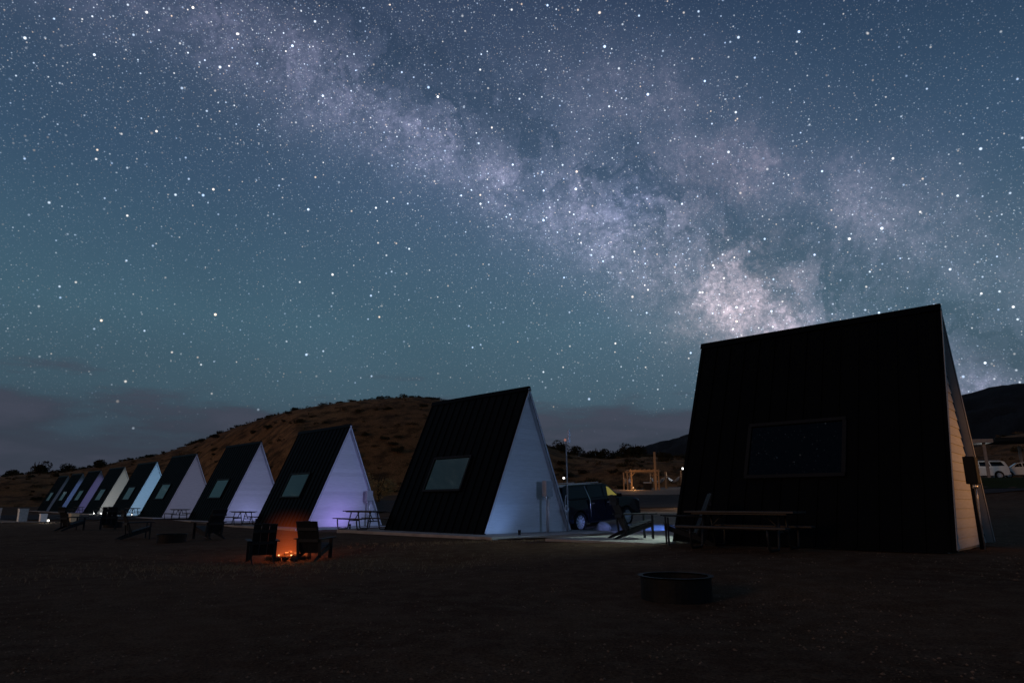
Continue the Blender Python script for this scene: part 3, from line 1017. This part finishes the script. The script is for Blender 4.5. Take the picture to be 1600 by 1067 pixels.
def build_car(loc, heading, pitch, label, paint, lit=None, scale=1.0, group=None, name='sport_utility_vehicle', cat='car'):
    t = thing(name, label, cat, loc, heading, group, scale)
    t.rotation_euler = (0, -pitch, heading)
    Wb = 0.98
    rx, fxx, wr = -1.62, 1.62, 0.40

    def arch(cx, r=0.47, n=9):
        return [(cx + r * math.cos(a), 0.40 + r * math.sin(a)) for a in np.linspace(0, math.pi, n)]
    prof = [(2.62, 0.42)] + [(2.66, 0.62), (2.66, 0.98), (2.58, 1.10), (2.30, 1.17), (1.45, 1.25), (1.20, 1.27), (-2.52, 1.29), (-2.60, 1.20), (-2.64, 0.85), (-2.62, 0.50), (-2.50, 0.40)]
    bottom = list(reversed(arch(rx))) + [(-1.0, 0.36), (1.0, 0.36)] + list(reversed(arch(fxx)))
    poly = prof + [(p[0], p[1]) for p in bottom] + [(2.30, 0.40)]
    # body: two side skins drawn in towards the top, joined by a middle prism
    n = len(poly)
    vs, fs = [], []
    for y in (-Wb, -Wb + 0.07, Wb - 0.07, Wb):
        for (x, z) in poly:
            inset = 0.0
            if abs(y) == Wb:
                cz = 0.06 * max(0, (z - 0.9)) / 0.35
                px_ = x * (0.975)
                pz = z if z < 1.0 else z - 0.03
                vs.append((px_, y * (1 - cz), pz))
            else:
                vs.append((x, y, z))
    for s in range(3):
        for i in range(n):
            j = (i + 1) % n
            fs.append((s * n + i, s * n + j, (s + 1) * n + j, (s + 1) * n + i))
    fs.append(tuple(range(n))[::-1])
    fs.append(tuple(range(3 * n, 4 * n)))
    body = MB().add(vs, fs).build('body', paint, t)
    # greenhouse
    gp = [(1.30, 1.26), (0.55, 1.80), (0.30, 1.86), (-2.10, 1.87), (-2.36, 1.80), (-2.55, 1.28)]
    vs = [(x, -(0.91 if z < 1.4 else 0.74), z) for x, z in gp] + [(x, (0.91 if z < 1.4 else 0.74), z) for x, z in gp]
    m = len(gp)
    MB().add(vs, [tuple(range(m))[::-1], tuple(range(m, 2 * m))] + [(i, (i + 1) % m, m + (i + 1) % m, m + i) for i in range(m)]).build('roof', paint, t, bevel=0.03)

    def side_pt(x, z, s, off=0.012):
        f = (z - 1.27) / (1.83 - 1.27)
        return (x, s * (0.91 - 0.17 * f + off), z)
    wins = [[(1.04, 1.33), (0.62, 1.68), (0.50, 1.72), (0.42, 1.33)], [(0.40, 1.33), (0.48, 1.74), (0.20, 1.78), (0.15, 1.33)], [(0.05, 1.33), (0.08, 1.78), (-0.80, 1.79), (-0.92, 1.33)],
            [(-1.02, 1.33), (-0.92, 1.79), (-2.00, 1.78), (-2.25, 1.36)]]
    for s in (-1, 1):
        for i, q in enumerate(wins):
            vv = [side_pt(x, z, s, .014) for x, z in q] + [side_pt(x, z, s, -.01) for x, z in q]
            MB().add(vv, [(0, 1, 2, 3), (7, 6, 5, 4), (0, 4, 5, 1), (1, 5, 6, 2), (2, 6, 7, 3), (3, 7, 4, 0)]).build('side_window', lit if (lit and i == 0 and s == -1) else M_CARGLASS, t)  # lit is the self-glowing pane material, no lamp inside
        for x0, x1 in ((0.10, 1.08), (-0.97, 0.06)):
            # door skins with a handle
            dpoly = [(x0 + .02, 0.50), (x1 - .02, 0.50), (x1 - .02, 1.20), (x0 + .02, 1.22)] if x0 > 0 else [(x0 + .16, 0.58), (x1 - .02, 0.50), (x1 - .02, 1.22), (x0 + .02, 1.22)]
            d_ = MB().prism(dpoly, s * 0.972, s * 0.990).build('door', paint, t)
            MB().bar((x0 + .10, s * 1.005, 1.08), (x0 + .30, s * 1.005, 1.08), 0.03, 0.035).build('handle', M_CHROME, d_)
        MB().box((1.02, s * 1.06, 1.34), (0.12, 0.20, 0.15)).build('mirror', paint, t, bevel=.03)
        hl = MB().box((2.60, s * 0.74, 0.98), (0.10, 0.36, 0.17)).build('headlight', M_LAMPG, t, bevel=.02)
        MB().box((-2.615, s * 0.84, 1.02), (0.06, 0.16, 0.40)).build('tail_light', M_TAIL, t, bevel=.015)
        MB().bar((-2.0, s * 0.66, 1.915), (0.1, s * 0.66, 1.915), 0.04, 0.03).build('roof_rail', M_CHROME, t)
        MB().bar((-1.12, s * 1.0, 0.35), (1.1, s * 1.0, 0.35), 0.12, 0.05).build('running_board', M_TYRE, t)
        for cx in (rx, fxx):
            wh = put('wheel', cached('tyre', lambda: MB().lathe([(0.27, -0.12), (0.37, -0.13), (0.40, -0.09), (0.405, 0), (0.40, 0.09), (0.37, 0.13), (0.27, 0.12)], 32, 'y').mesh('tyre', M_TYRE, True)), t)
            wh.location = (cx, s * 0.87, 0.40)
            def rim():
                mb = MB().lathe([(0.285, -0.10), (0.265, -0.11), (0.265, 0.11), (0.285, 0.12), (0.29, 0.10)], 32, 'y')
                for k in range(10):
                    a = 2 * math.pi * k / 10
                    d_ = Vector((math.cos(a), 0, math.sin(a)))
                    mb.bar(d_ * 0.04 + Vector((0, 0.09, 0)), d_ * 0.275 + Vector((0, 0.10, 0)), 0.05, 0.03, up=(0, 1, 0))
                    mb.bar(d_ * 0.04 + Vector((0, -0.09, 0)), d_ * 0.275 + Vector((0, -0.10, 0)), 0.05, 0.03, up=(0, 1, 0))
                mb.lathe([(0.0, -0.115), (0.06, -0.11), (0.06, 0.11), (0.0, 0.115)], 16, 'y')
                return mb.mesh('rim', M_ALLOY)
            put('rim', cached('rim', rim), wh)
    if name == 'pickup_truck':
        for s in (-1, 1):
            # dark strip drawn for the cab gap; chrome tube imitating the highlight on the cab edge
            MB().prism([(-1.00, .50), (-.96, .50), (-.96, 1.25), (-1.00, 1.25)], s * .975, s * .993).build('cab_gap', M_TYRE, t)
            MB().tube([side_pt(-.99, 1.80, s, .02), side_pt(-.95, 1.55, s, .03), (-.93, s * 1.0, 1.22), (-.92, s * 1.0, .80), (-.92, s * .995, .55)], .014, 6).build('cab_edge_highlight', M_CHROME, t, True)
            MB().bar(side_pt(-2.45, 1.295, s, .03), side_pt(-1.02, 1.295, s, .03), .02, .03).build('canopy_rail', M_TYRE, t)
    ws = [(1.262, -.80, 1.32), (1.262, .80, 1.32), (0.60, .68, 1.795), (0.60, -.68, 1.795)]
    MB().add([(x + .012, y, z + .016) for x, y, z in ws] + [(x - .01, y, z - .01) for x, y, z in ws],
             [(0, 1, 2, 3), (7, 6, 5, 4), (0, 4, 5, 1), (1, 5, 6, 2), (2, 6, 7, 3), (3, 7, 4, 0)]).build('windscreen', M_CARGLASS, t)
    MB().add([(-2.535, y, 1.36) for y in (-.76, .76)] + [(-2.40, y, 1.74) for y in (.64, -.64)] + [(-2.50, y, 1.36) for y in (-.76, .76)] + [(-2.36, y, 1.74) for y in (.64, -.64)],
             [(0, 1, 2, 3), (7, 6, 5, 4), (0, 4, 5, 1), (1, 5, 6, 2), (2, 6, 7, 3), (3, 7, 4, 0)]).build('rear_window', M_CARGLASS, t)
    MB().box((2.66, 0, 0.86), (0.05, 1.0, 0.30)).build('grille', M_CHROME, t, bevel=.01)
    MB().box((2.66, 0, 0.52), (0.14, 1.86, 0.18)).build('bumper', paint, t, bevel=.04)
    MB().box((-2.64, 0, 0.55), (0.14, 1.86, 0.20)).build('bumper', paint, t, bevel=.04)
    return t


build_car((3.35, 30.85, 0.03), R(45), R(3.6), 'near-black pickup truck with a canopy parked beside the steel-blue gable', M_PAINT, M_GLOWGLASS, 1.04, None, 'pickup_truck', 'truck')

# ------------------------------------------------------------------ porch clutter by the nearest cabin
M_ROCK = mat('pale_boulder', (0.26, 0.27, 0.29), 0.9, 0, 0.15, 0.3, 4, .6, 20)
bm = bmesh.new()
bmesh.ops.create_icosphere(bm, subdivisions=3, radius=0.30)
for v in bm.verts:
    n_ = math.sin(v.co.x * 9 + 1) * math.sin(v.co.y * 8) * .06 + math.sin(v.co.z * 13 + v.co.x * 6) * .03
    v.co *= 1 + n_
    v.co.z *= .85
mb = MB().add([v.co.copy() for v in bm.verts], [[v.index for v in f.verts] for f in bm.faces])
bm.free()
bo = tag(mb.build('boulder', M_ROCK, None, True), 'rounded pale boulder on the ground beside the dark truck', 'rock')
bo.location = (3.72, 28.2, g1(3.72, 28.2) + 0.15)
# two small fittings on the nearest cabin's back wall: a pale porch light and a blue spotlight added for the truck's wheels
for nm, ly, zz_, colr in (('porch_light', 1.5, 2.3, (.85, 1, .92)), ('added_blue_spot', 3.6, 1.7, (.15, .3, 1))):
    lx_ = -L / 2 - .06
    pl = MB().lathe([(0, 0), (.07, 0), (.08, .05), (.06, .14), (0, .15)], 12, c=(lx_, ly - W / 2, zz_)).build(nm, mat(nm + '_glass', (.6, .6, .6), .4, emit=colr, estr=1.5), cabins[0], True)
q = local(0, -.32, 1.5, 2.25)
lamp('porch_lamp', 'SPOT', q, 260, (.80, 1.0, .90), None, local(0, -1.9, .3, 0), R(110), .6, .06)
q = local(0, -.3, 3.2, 1.75)
lamp('added_blue_spot_lamp', 'SPOT', q, 1300, (.30, .38, 1.0), None, (4.0, 29.2, .12), R(16), .5, .06)

# ------------------------------------------------------------------ pergola, posts, hammocks
M_TIMBER = mat('orange_timber', (0.33, 0.22, 0.13), 0.8, 0, 0.2, 0.2, 3, .3, 30)
gxy = lambda x, y: g1(x, y) + 0.05
pz = gxy(17, 88.5)
t = thing('pergola', 'orange-lit timber pergola frame on the rise behind the truck', 'pergola', (17.0, 88.5, pz))
for x in (-1.75, 1.75):
    for y in (-1.5, 1.5):
        MB().box((x, y, 1.15), (0.19, 0.19, 2.34)).build('post', M_TIMBER, t, bevel=.01)
        for dx in (.35, ):
            sgn = -1 if x > 0 else 1
            MB().bar((x + sgn * .08, y, 1.85), (x + sgn * .5, y, 2.27), .09, .09).build('brace', M_TIMBER, t)
for y in (-1.5, 1.5):
    MB().box((0, y, 2.44), (4.1, 0.16, 0.22)).build('beam', M_TIMBER, t, bevel=.01)
for i in range(7):
    MB().box((-1.8 + i * .6, 0, 2.60), (0.07, 3.6, 0.13)).build('rafter', M_TIMBER, t)
pp = gxy(18.2, 86.3)
t = thing('tall_post', 'tall square timber post standing at the pergola corner', 'post', (18.2, 86.3, pp))
MB().box((0, 0, 2.4), (0.24, 0.24, 4.8)).build('post', M_TIMBER, t, bevel=.015)
MB().box((0, 0, 4.83), (0.28, 0.28, 0.05)).build('post_cap', M_DARKTRIM, t)
POSTS = [(14.75, 90), (16.1, 93), (20.4, 90.5), (21.1, 93), (22.6, 91), (19.1, 94)]
PW = ['nearest the left side of the pergola', 'slim one seen through the left half of the pergola', 'standing alone right of the tall post', 'thin dim one right behind another post',
      'carrying the white lamp beside the nearest cabin', 'seen through the right half of the pergola']
for (x, y), s in zip(POSTS, PW):
    zz = gxy(x, y)
    t = thing('hammock_post', 'timber hammock post ' + s, 'post', (x, y, zz), 0, 'hammock posts around the pergola')
    MB().box((0, 0, 1.1), (0.17, 0.17, 2.24)).build('post', M_TIMBER, t, bevel=.01)
    MB().tube([(0, -.09, 1.5), (0, -.17, 1.5), (0, -.17, 1.44)], .02, 6).build('hook', M_STEEL, t)
M_CLOTH = mat('pale_hammock_cloth', (0.55, 0.55, 0.56), 0.9, 0, .1, .15)


def hammock(a, b, label):
    a, b = Vector(a), Vector(b)
    ctr = (a + b) / 2
    t = thing('hammock', label, 'hammock', (ctr.x, ctr.y, g1(ctr.x, ctr.y)), 0, 'pale hammocks slung between posts')
    side = (b - a).cross(Vector((0, 0, 1))).normalized()
    P = lambda s_: a.lerp(b, s_) - Vector((0, 0, 1)) * 1.0 * (1 - (2 * s_ - 1) ** 2) - t.location
    n, m_ = 16, 5
    vs, fs = [], []
    for i in range(n + 1):
        s_ = 0.12 + 0.76 * i / n
        wd = 0.42 * math.sin(math.pi * (i / n)) ** .5 + .03
        for j in range(m_ + 1):
            q = (j / m_ * 2 - 1)
            vs.append(P(s_) + side * wd * q + Vector((0, 0, .16 * q * q)))
    for i in range(n):
        for j in range(m_):
            k = i * (m_ + 1) + j
            fs.append((k, k + 1, k + m_ + 2, k + m_ + 1))
    MB().add(vs, fs).build('cloth', M_CLOTH, t, True)
    for e, s0, s1 in ((0, 0, .12), (1, 1, .88)):
        MB().tube([P(s0), P((s0 + s1) / 2), P(s1)], .02, 6).build('rope', M_CLOTH, t, True)


zt = 1.75
hammock((14.75, 89.9, gxy(14.75, 90) + zt), (16.1, 92.9, gxy(16.1, 93) + zt), 'pale hammock left behind the pergola')
hammock((20.4, 90.4, gxy(20.4, 90.5) + zt), (19.1, 93.9, gxy(19.1, 94) + zt), 'pale hammock between the pergola and the lone post')
hammock((22.6, 90.9, gxy(22.6, 91) + zt), (21.1, 92.9, gxy(21.1, 93) + zt), 'pale hammock beside the post with the white lamp')
# grill box under the pergola
t = thing('barrel_grill', 'dark boxy grill cabinet standing inside the pergola', 'grill', (17.5, 88.2, pz))
MB().box((0, 0, .45), (.95, .6, .9)).build('cabinet', M_DARKTRIM, t, bevel=.02)
MB().box((0, 0, 1.0), (1.0, .64, .14)).build('lid', M_STEEL, t, bevel=.03)


# ------------------------------------------------------------------ lamps, seen and unseen
def lantern(loc, label, h=0.32, r=0.07, strength=6.0, col=(1, .96, .9), energy=0.0, group='small white lights'):
    t = thing('lantern', label, 'lamp', loc, 0, group)
    MB().lathe([(0, 0), (r * 1.1, 0), (r * 1.1, .04), (r * .5, .05), (r * .5, h * .4), (0, h * .4)], 12).build('base', M_DARKTRIM, t)
    MB().lathe([(0, h * .4), (r, h * .42), (r, h * .9), (0, h * .92)], 12).build('globe', mat('lantern_glass_%g_%g' % (strength, col[2]), (.8, .8, .8), .4, emit=col, estr=strength), t, True)
    MB().lathe([(0, h), (r * 1.2, h * .92), (0, h * .9)], 12).build('cap', M_DARKTRIM, t)
    if energy:
        lamp('lantern_lamp', 'POINT', (loc[0], loc[1], loc[2] + h + .12), energy, col, None, radius=.05)
    return t


zz = gxy(22.9, 90.8)
lantern((22.85, 90.75, zz + 2.15), 'white lamp on the hammock post at the edge of the nearest cabin', .45, .13, 4.0, (1, .98, .95), 90)
lantern((15.0, 84.5, gxy(15, 84.5)), 'low orange lamp on the gravel before the pergola', .4, .09, .4, (1, .48, .16), 140)
lantern((12.4, 45.0, g1(12.4, 45) + .05), 'added warm ground lamp beside the road, hidden behind the nearest cabin', .5, .08, 3.0, (1, .82, .66), 420)  # out of view, added for the pool of light on the ground
lantern((7.7, 27.6, g1(7.7, 27.6) + .03), 'added blue ground lamp hidden behind the nearest cabin', .8, .08, 2.0, (.08, .22, 1), 0)
lamp('added_blue_lamp', 'SPOT', (7.55, 27.6, g1(7.7, 27.6) + 1.3), 1300, (.08, .22, 1), None, (7.0, 28.1, .1), R(92), .5, .06)  # unseen spot added to turn the ground blue
dz = g1(4.63, 75)
t = lantern((5.7, 75, dz + 1.7), 'tiny white light above the roof of the dark truck', .34, .11, 3.0, (1, .97, .94), 0)
MB().tube([(0, 0, -1.7), (0, 0, 0)], .04, 8).build('post', M_DARKTRIM, t)
lantern((-30.4, 45.3, g1(-30.4, 45.3)), 'bright lantern on the ground at the far left', .22, .06, 3.5, (1, .95, .82), 24)
q6, q7 = local(6, -1.3, -.9), local(6, -2.6, -1.3)
for i, (x, y) in enumerate([(-46.6, 76.8), (-45.3, 76.0), (-44.5, 76.2)]):
    lantern((x, y, g1(x, y) + .02), ['path light, left of the three before the white-lit table', 'path light, middle of the three before the white-lit table', 'path light, right of the three before the white-lit table'][i], .22, .06, 2.5, (1, .98, .95), 55)
lantern((-37.4, 67.9, g1(-37.4, 67.9) + .02), 'single path light at the foot of the sky-blue gable', .24, .06, 2.5, (1, .95, .9), 12)

# unseen amber lamp added out to the right to light the nearest gable
bp_ = local(0, L + 5.6, W + 2.2)
bz = g1(bp_.x, bp_.y)
t = thing('added_lamp_post', 'added amber lamp post, out of view to the right of the nearest cabin', 'lamp', (bp_.x, bp_.y, bz))
MB().tube([(0, 0, 0), (0, 0, 2.1)], .05, 12).build('post', M_DARKTRIM, t, True)
MB().lathe([(0, 2.1), (.12, 2.12), (.14, 2.4), (0, 2.42)], 16).build('globe', mat('amber_lens', (.8, .5, .2), emit=(1, .55, .18), estr=2), t, True)
MB().lathe([(.17, 2.42), (.05, 2.52), (0, 2.53)], 16).build('cap', M_DARKTRIM, t, True)
gc1 = gcent[0]
pos = Vector((bp_.x, bp_.y, bz + 2.25))
aim = local(0, L, 2.9, 1.7)
lamp('added_lamp_light', 'SPOT', pos + (aim - pos).normalized() * .22, 820, (1.0, 0.42, 0.11), None, aim, R(36), 1.0, .1)

# ------------------------------------------------------------------ carport with white cars on the right
M_WHITEPAINT = mat('white_car_paint', (0.70, 0.72, 0.74), 0.3, 0, 0.5, 0.04)
M_POST = mat('pale_post', (0.27, 0.23, 0.21), 0.7)
cz = g1(41.5, 60)
t = thing('carport', 'open carport with pale flat roof edge at the right', 'carport', (41.0, 60.0, cz), R(-20))
for x in (-3.4, 0.35, 4.2):
    for y in (-2.0, 2.4):
        MB().box((x, y, 1.5), (.2, .2, 3.0)).build('post', M_POST, t)
MB().box((-1.5, .2, 3.16), (4.9, 5.4, .32)).build('roof', M_POST, t, bevel=.02)
MB().box((3.2, .2, 3.3), (4.2, 5.4, .2)).build('roof', M_DARKTRIM, t)
MB().box((-1.2, .2, 2.97), (.5, .10, .05)).build('ceiling_lamp', M_DARKTRIM, t)
lamp('carport_lamp', 'POINT', (41.0, 58.6, cz + 2.5), 9, (.80, .93, 1.0), None, radius=.1)
build_car((41.3, 60.3, cz), R(168), 0, 'white vehicle parked under the carport', M_WHITEPAINT, None, .84, 'white vehicles at the carport')
build_car((45.4, 60.4, g1(45.4, 60.4)), R(155), 0, 'white vehicle parked just right of the carport roof', M_WHITEPAINT, None, .72, 'white vehicles at the carport')

# ------------------------------------------------------------------ far left clutter
M_BIN = mat('pale_bin', (0.42, 0.44, 0.45), .6)
M_TAN = mat('tan_box', (0.46, 0.36, 0.25), .8)


def bin_box(loc, s, label, m_, lid=True):
    t = thing('storage_bin', label, 'bin', loc, R(random.uniform(-50, -40)), 'bins and boxes at the far left')
    w_, d_, h_ = s
    b_ = MB().add([(-w_ * .46, -d_ * .46, 0), (w_ * .46, -d_ * .46, 0), (w_ * .46, d_ * .46, 0), (-w_ * .46, d_ * .46, 0), (-w_ / 2, -d_ / 2, h_), (w_ / 2, -d_ / 2, h_), (w_ / 2, d_ / 2, h_), (-w_ / 2, d_ / 2, h_)],
                  [(3, 2, 1, 0), (4, 5, 6, 7), (0, 1, 5, 4), (1, 2, 6, 5), (2, 3, 7, 6), (3, 0, 4, 7)]).build('bin_body', m_, t, bevel=.015)
    MB().box((0, 0, h_ + .03), (w_ * 1.06, d_ * 1.06, .06)).build('lid', m_, t, bevel=.015)
    return t


for x, y, s, lab, m_ in [(-34.9, 49.2, (.6, .55, .85), 'upright pale bin at the far left, the brighter of two', M_BIN), (-38.5, 51.5, (.5, .5, .85), 'dim grey upright bin at the far left edge', M_GREY),
                         (-30.6, 48.2, (.75, .5, .52), 'tan box on the ground right of the bright lantern', M_TAN), (-33.0, 48.6, (.62, .4, .5), 'low white cooler left of the tan box', M_WHITE)]:
    bin_box((x, y, g1(x, y)), s, lab, m_)
sheet('gravel_path', [(-52, 52), (-36, 44.8), (-29.5, 46.2), (-44, 56)], M_LOT, .03, (40, 20))
lantern((-37.5, 46.6, g1(-37.5, 46.6)), 'low lantern at the far left edge of the yard', .3, .07, .6, (1, .75, .6), 110)

# ------------------------------------------------------------------ plants
def leaf_cloud(n, rx, ry, rz, leaf, seed, lobes=7, gap=.55):
    """many small leaf faces gathered in clumps through the crown's volume"""
    rng = np.random.RandomState(seed)
    cs = []
    for i in range(lobes):
        a, e = rng.uniform(0, 6.28), rng.uniform(-.3, 1.0)
        q = rng.uniform(.35, .8)
        cs.append((rx * q * math.cos(a), ry * q * math.sin(a), rz * (.55 + q * e * .8), rng.uniform(.35, .6)))
    mb = MB()
    for i in range(n):
        c = cs[rng.randint(lobes)]
        d_ = rng.normal(size=3)
        d_ /= np.linalg.norm(d_)
        rr = c[3] * rng.uniform(.5, 1.0) ** .5
        p = Vector((c[0] + d_[0] * rr * rx, c[1] + d_[1] * rr * ry, max(.05, c[2] + d_[2] * rr * rz)))
        q = Vector(rng.normal(size=3)).normalized()
        r_ = q.orthogonal().normalized()
        s_ = leaf * rng.uniform(.5, 1.4)
        mb.add([p - q * s_, p + r_ * s_ * .45, p + q * s_, p - r_ * s_ * .45], [(0, 1, 2, 3)])
    return mb


def foliage(name, c1, c2):
    m = bpy.data.materials.new(name)
    m.use_nodes = True
    t = NT(m.node_tree)
    p = m.node_tree.nodes['Principled BSDF']
    oi = t.node('ShaderNodeObjectInfo').outputs['Random']
    co = t.node('ShaderNodeTexCoord').outputs['Object']
    f = t.m('ADD', t.m('MULTIPLY', t.noise(co, 3.0, 4, .6), .7), t.m('MULTIPLY', oi, .3))
    t.put(p.inputs['Base Color'], t.ramp(f, [(.25, c1), (.75, c2)]))
    p.inputs['Roughness'].default_value = .9
    p.inputs['Specular IOR Level'].default_value = .05
    return m


M_SHRUB = foliage('shrub_leaves', (0.030, 0.026, 0.014), (0.055, 0.045, 0.022))
M_DRY = foliage('dry_leaves', (0.20, 0.13, 0.05), (0.34, 0.23, 0.10))
M_BARK = mat('bark', (0.05, 0.036, 0.026), .95, 0, .05, .3, 6, .6)


def plant(name, label, cat, loc, crown_mesh, stem_mesh, scale, group):
    t = thing(name, label, cat, loc, random.uniform(0, 6.28), group, scale)
    put('crown', crown_mesh, t)
    put('trunk', stem_mesh, t)
    return t


def stems(n, h, r, spread, seed):
    rng = np.random.RandomState(seed)
    mb = MB()
    for i in range(n):
        a = rng.uniform(0, 6.28)
        d_ = Vector((math.cos(a), math.sin(a), 0)) * spread * rng.uniform(.3, 1)
        mb.tube([(0, 0, -.15), d_ * .3 + Vector((0, 0, h * .4)), d_ + Vector((0, 0, h * rng.uniform(.8, 1.1)))], [r, r * .7, r * .3], 5)
    return mb


shrubs = [leaf_cloud(420, 1.25, 1.1, .75, .15, 11 + i, 7).mesh('crown', M_SHRUB) for i in range(5)]
sstem = stems(5, .9, .05, .6, 3).mesh('trunk', M_BARK)
trees = [leaf_cloud(1300, 1.8, 1.7, 1.5, .17, 31 + i, 12).mesh('crown', M_SHRUB) for i in range(4)]
tstem = stems(4, 2.2, .13, .8, 5).mesh('trunk', M_BARK)

# shrubs on the hill: skyline row + slope
n_r, n_az = HX.shape
ridge = int(round(.62 * (n_r - 1)))
rng = np.random.RandomState(4)
def hill_pt(az_deg, row):
    azs = np.degrees(np.arctan2(HX[0], HY[0]))
    return tuple(float(np.interp(az_deg, azs, A[row])) for A in (HX, HY, HZ))


for i in range(135):
    az = rng.uniform(-38, -2.5) if i < 110 else rng.uniform(2.5, 16)
    row = ridge + rng.randint(-2, 2)
    x, y, z = hill_pt(az, row)
    plant('shrub', 'dark scrub bush along the skyline of the hill', 'shrub', (x, y, z - .2), shrubs[rng.randint(5)], sstem, rng.uniform(.45, 1.1), 'scrub bushes along the hill skyline')
mbs = MB()
for i in range(520):
    az, row = rng.uniform(-40, 38), rng.randint(3, ridge)
    if 16.5 < az < 33:
        continue
    x, y, z = hill_pt(az, row)
    q = leaf_cloud(46, .8, .8, .5, .17, 500 + i % 37, 4)
    s_ = rng.uniform(.5, 1.3)
    mbs.add([(x + a * s_, y + b_ * s_, z - .1 + c * s_) for a, b_, c in q.v], q.f)
mbr = MB()
for i in range(420):
    x, y, z = hill_pt(rng.uniform(-40, 16), ridge + rng.randint(-2, 1))
    q = leaf_cloud(60, .9, .9, .55, .16, 600 + i % 41, 4)
    s_ = rng.uniform(.5, 1.15)
    mbr.add([(x + a * s_, y + b_ * s_, z - .15 + c * s_) for a, b_, c in q.v], q.f)
rs_ = kind(mbr.build('ridge_scrub', M_SHRUB), 'stuff')
rs_['label'] = 'dark crust of low scrub along the hill top'
sc_ = kind(mbs.build('scrub', foliage('scrub_leaves', (0.065, 0.040, 0.018), (0.11, 0.066, 0.030))), 'stuff')
sc_['label'] = 'low scattered scrub covering the brown hillside'
cnt = 0
while cnt < 150:
    i, j = rng.randint(n_az), rng.randint(4, ridge - 1)
    az = math.degrees(math.atan2(HX[j, i], HY[j, i]))
    if not -40 < az < 38:
        continue
    if 16.5 < az < 33:
        continue
    s_ = rng.uniform(.4, 1.15)
    plant('shrub', 'dark scrub bush dotted on the brown hillside', 'shrub', (HX[j, i] + rng.uniform(-1, 1), HY[j, i] + rng.uniform(-1, 1), HZ[j, i] - .2), shrubs[rng.randint(5)], sstem, s_, 'scrub bushes on the hillside')
    cnt += 1


def hill_at(az_deg, frac):
    azs = np.degrees(np.arctan2(HX[0], HY[0]))
    i = int(np.argmin(abs(azs - az_deg)))
    j = int(round(frac * ridge))
    return HX[j, i], HY[j, i], HZ[j, i]


TREES = [(-34.9, .98, 1.7, 'round dark tree, largest on the skyline at the far left'), (-36.3, .95, 1.0, 'small dark tree at the far left edge of the skyline'), (-33.3, .95, 1.25, 'dark tree just right of the largest far-left tree'),
         (-31.5, .8, 1.1, 'dark tree on the slope above the dimmest cabins'), (4.3, .9, 1.45, 'dark tree beside the thin antenna pole'), (5.4, .92, 1.3, 'dark tree right of the antenna pole tree'),
         (7.15, .95, 1.35, 'round dark tree alone on the skyline above the truck'), (6.2, .9, .8, 'small dark tree between two skyline trees above the truck'), (9.6, .95, 1.5, 'broad dark tree mass left of the tall post'),
         (10.5, .95, 1.5, 'broad dark tree mass behind the tall post'), (8.7, .85, 1.0, 'low dark tree left behind the pergola'), (12.6, .7, .9, 'low dark tree right behind the hammocks')]
for i, (az, fr, s_, lab) in enumerate(TREES):
    x, y, z = hill_at(az, fr)
    plant('juniper_tree', lab, 'tree', (x, y, z - .3), trees[i % 4], tstem, s_, 'dark trees on the skyline')
# the pale bush that catches the light
dry = leaf_cloud(2200, 1.5, 1.4, 1.55, .075, 77, 14).mesh('crown', M_DRY)
plant('willow_bush', 'pale yellow-brown bushy willow right of the violet-blue gable', 'bush', (-12.2, 62.5, g1(-12.2, 62.5)), dry, tstem, 1.15, None)
lamp('pergola_glow_lamp', 'POINT', (-8.0, 57.5, g1(-8, 57.5) + 1.2), 28, (1, .62, .3), None, radius=.2)
lantern((-8.0, 57.5, g1(-8, 57.5)), 'warm lamp hidden behind the roof near the pale willow', 1.0, .09, 1.0, (1, .62, .3), 0)

# loose stones and dry weeds
rng = np.random.RandomState(9)
mb = MB()
oct_f = [(0, 2, 4), (2, 1, 4), (1, 3, 4), (3, 0, 4), (2, 0, 5), (1, 2, 5), (3, 1, 5), (0, 3, 5)]
N = 15000
yy = 2.2 + 26 * rng.rand(N) ** 1.6
xx = (rng.rand(N) * 2 - 1) * (yy * .85 + 1)
zz = gz(xx, yy)
for x, y, z in zip(xx, yy, zz):
    s_ = .006 + .016 * rng.rand() ** 3
    a = rng.rand() * 6.28
    ca, sa = math.cos(a) * s_, math.sin(a) * s_
    mb.add([(x + ca, y + sa, z), (x - ca, y - sa, z), (x - sa * .7, y + ca * .7, z), (x + sa * .7, y - ca * .7, z), (x, y, z + s_ * .6), (x, y, z - s_ * .6)], oct_f)
st = mb.build('gravel', mat('gravel_stone', (0.17, 0.12, 0.085), .9, 0, .1, .5, 3))
kind(st, 'stuff')
st['label'] = 'small loose stones scattered over the dark yard'
mb = MB()
for i in range(1500):
    if i % 3:
        cx, cy = rng.normal(-5.5, 2.6), rng.normal(14.5, 1.7)
    else:
        cx, cy = rng.normal(-1.5, 1.6), rng.normal(20.0, .8)
    z = g1(cx, cy) if i < 0 else 0
    for b_ in range(3):
        a = rng.rand() * 6.28
        h_ = rng.uniform(.02, .075)
        mb.add([(cx + .006, cy, z), (cx - .006, cy, z), (cx + math.cos(a) * h_ * .6, cy + math.sin(a) * h_ * .6, z + h_)], [(0, 1, 2)])
V = np.array(mb.v)
V[:, 2] += gz(V[:, 0], V[:, 1])
mb.v = [tuple(p) for p in V]
gr = mb.build('dry_weeds', mat('dry_weeds', (0.17, 0.145, 0.105), .9, 0, .1, .3))
kind(gr, 'stuff')
gr['label'] = 'thin patches of dry weeds on the bare yard'
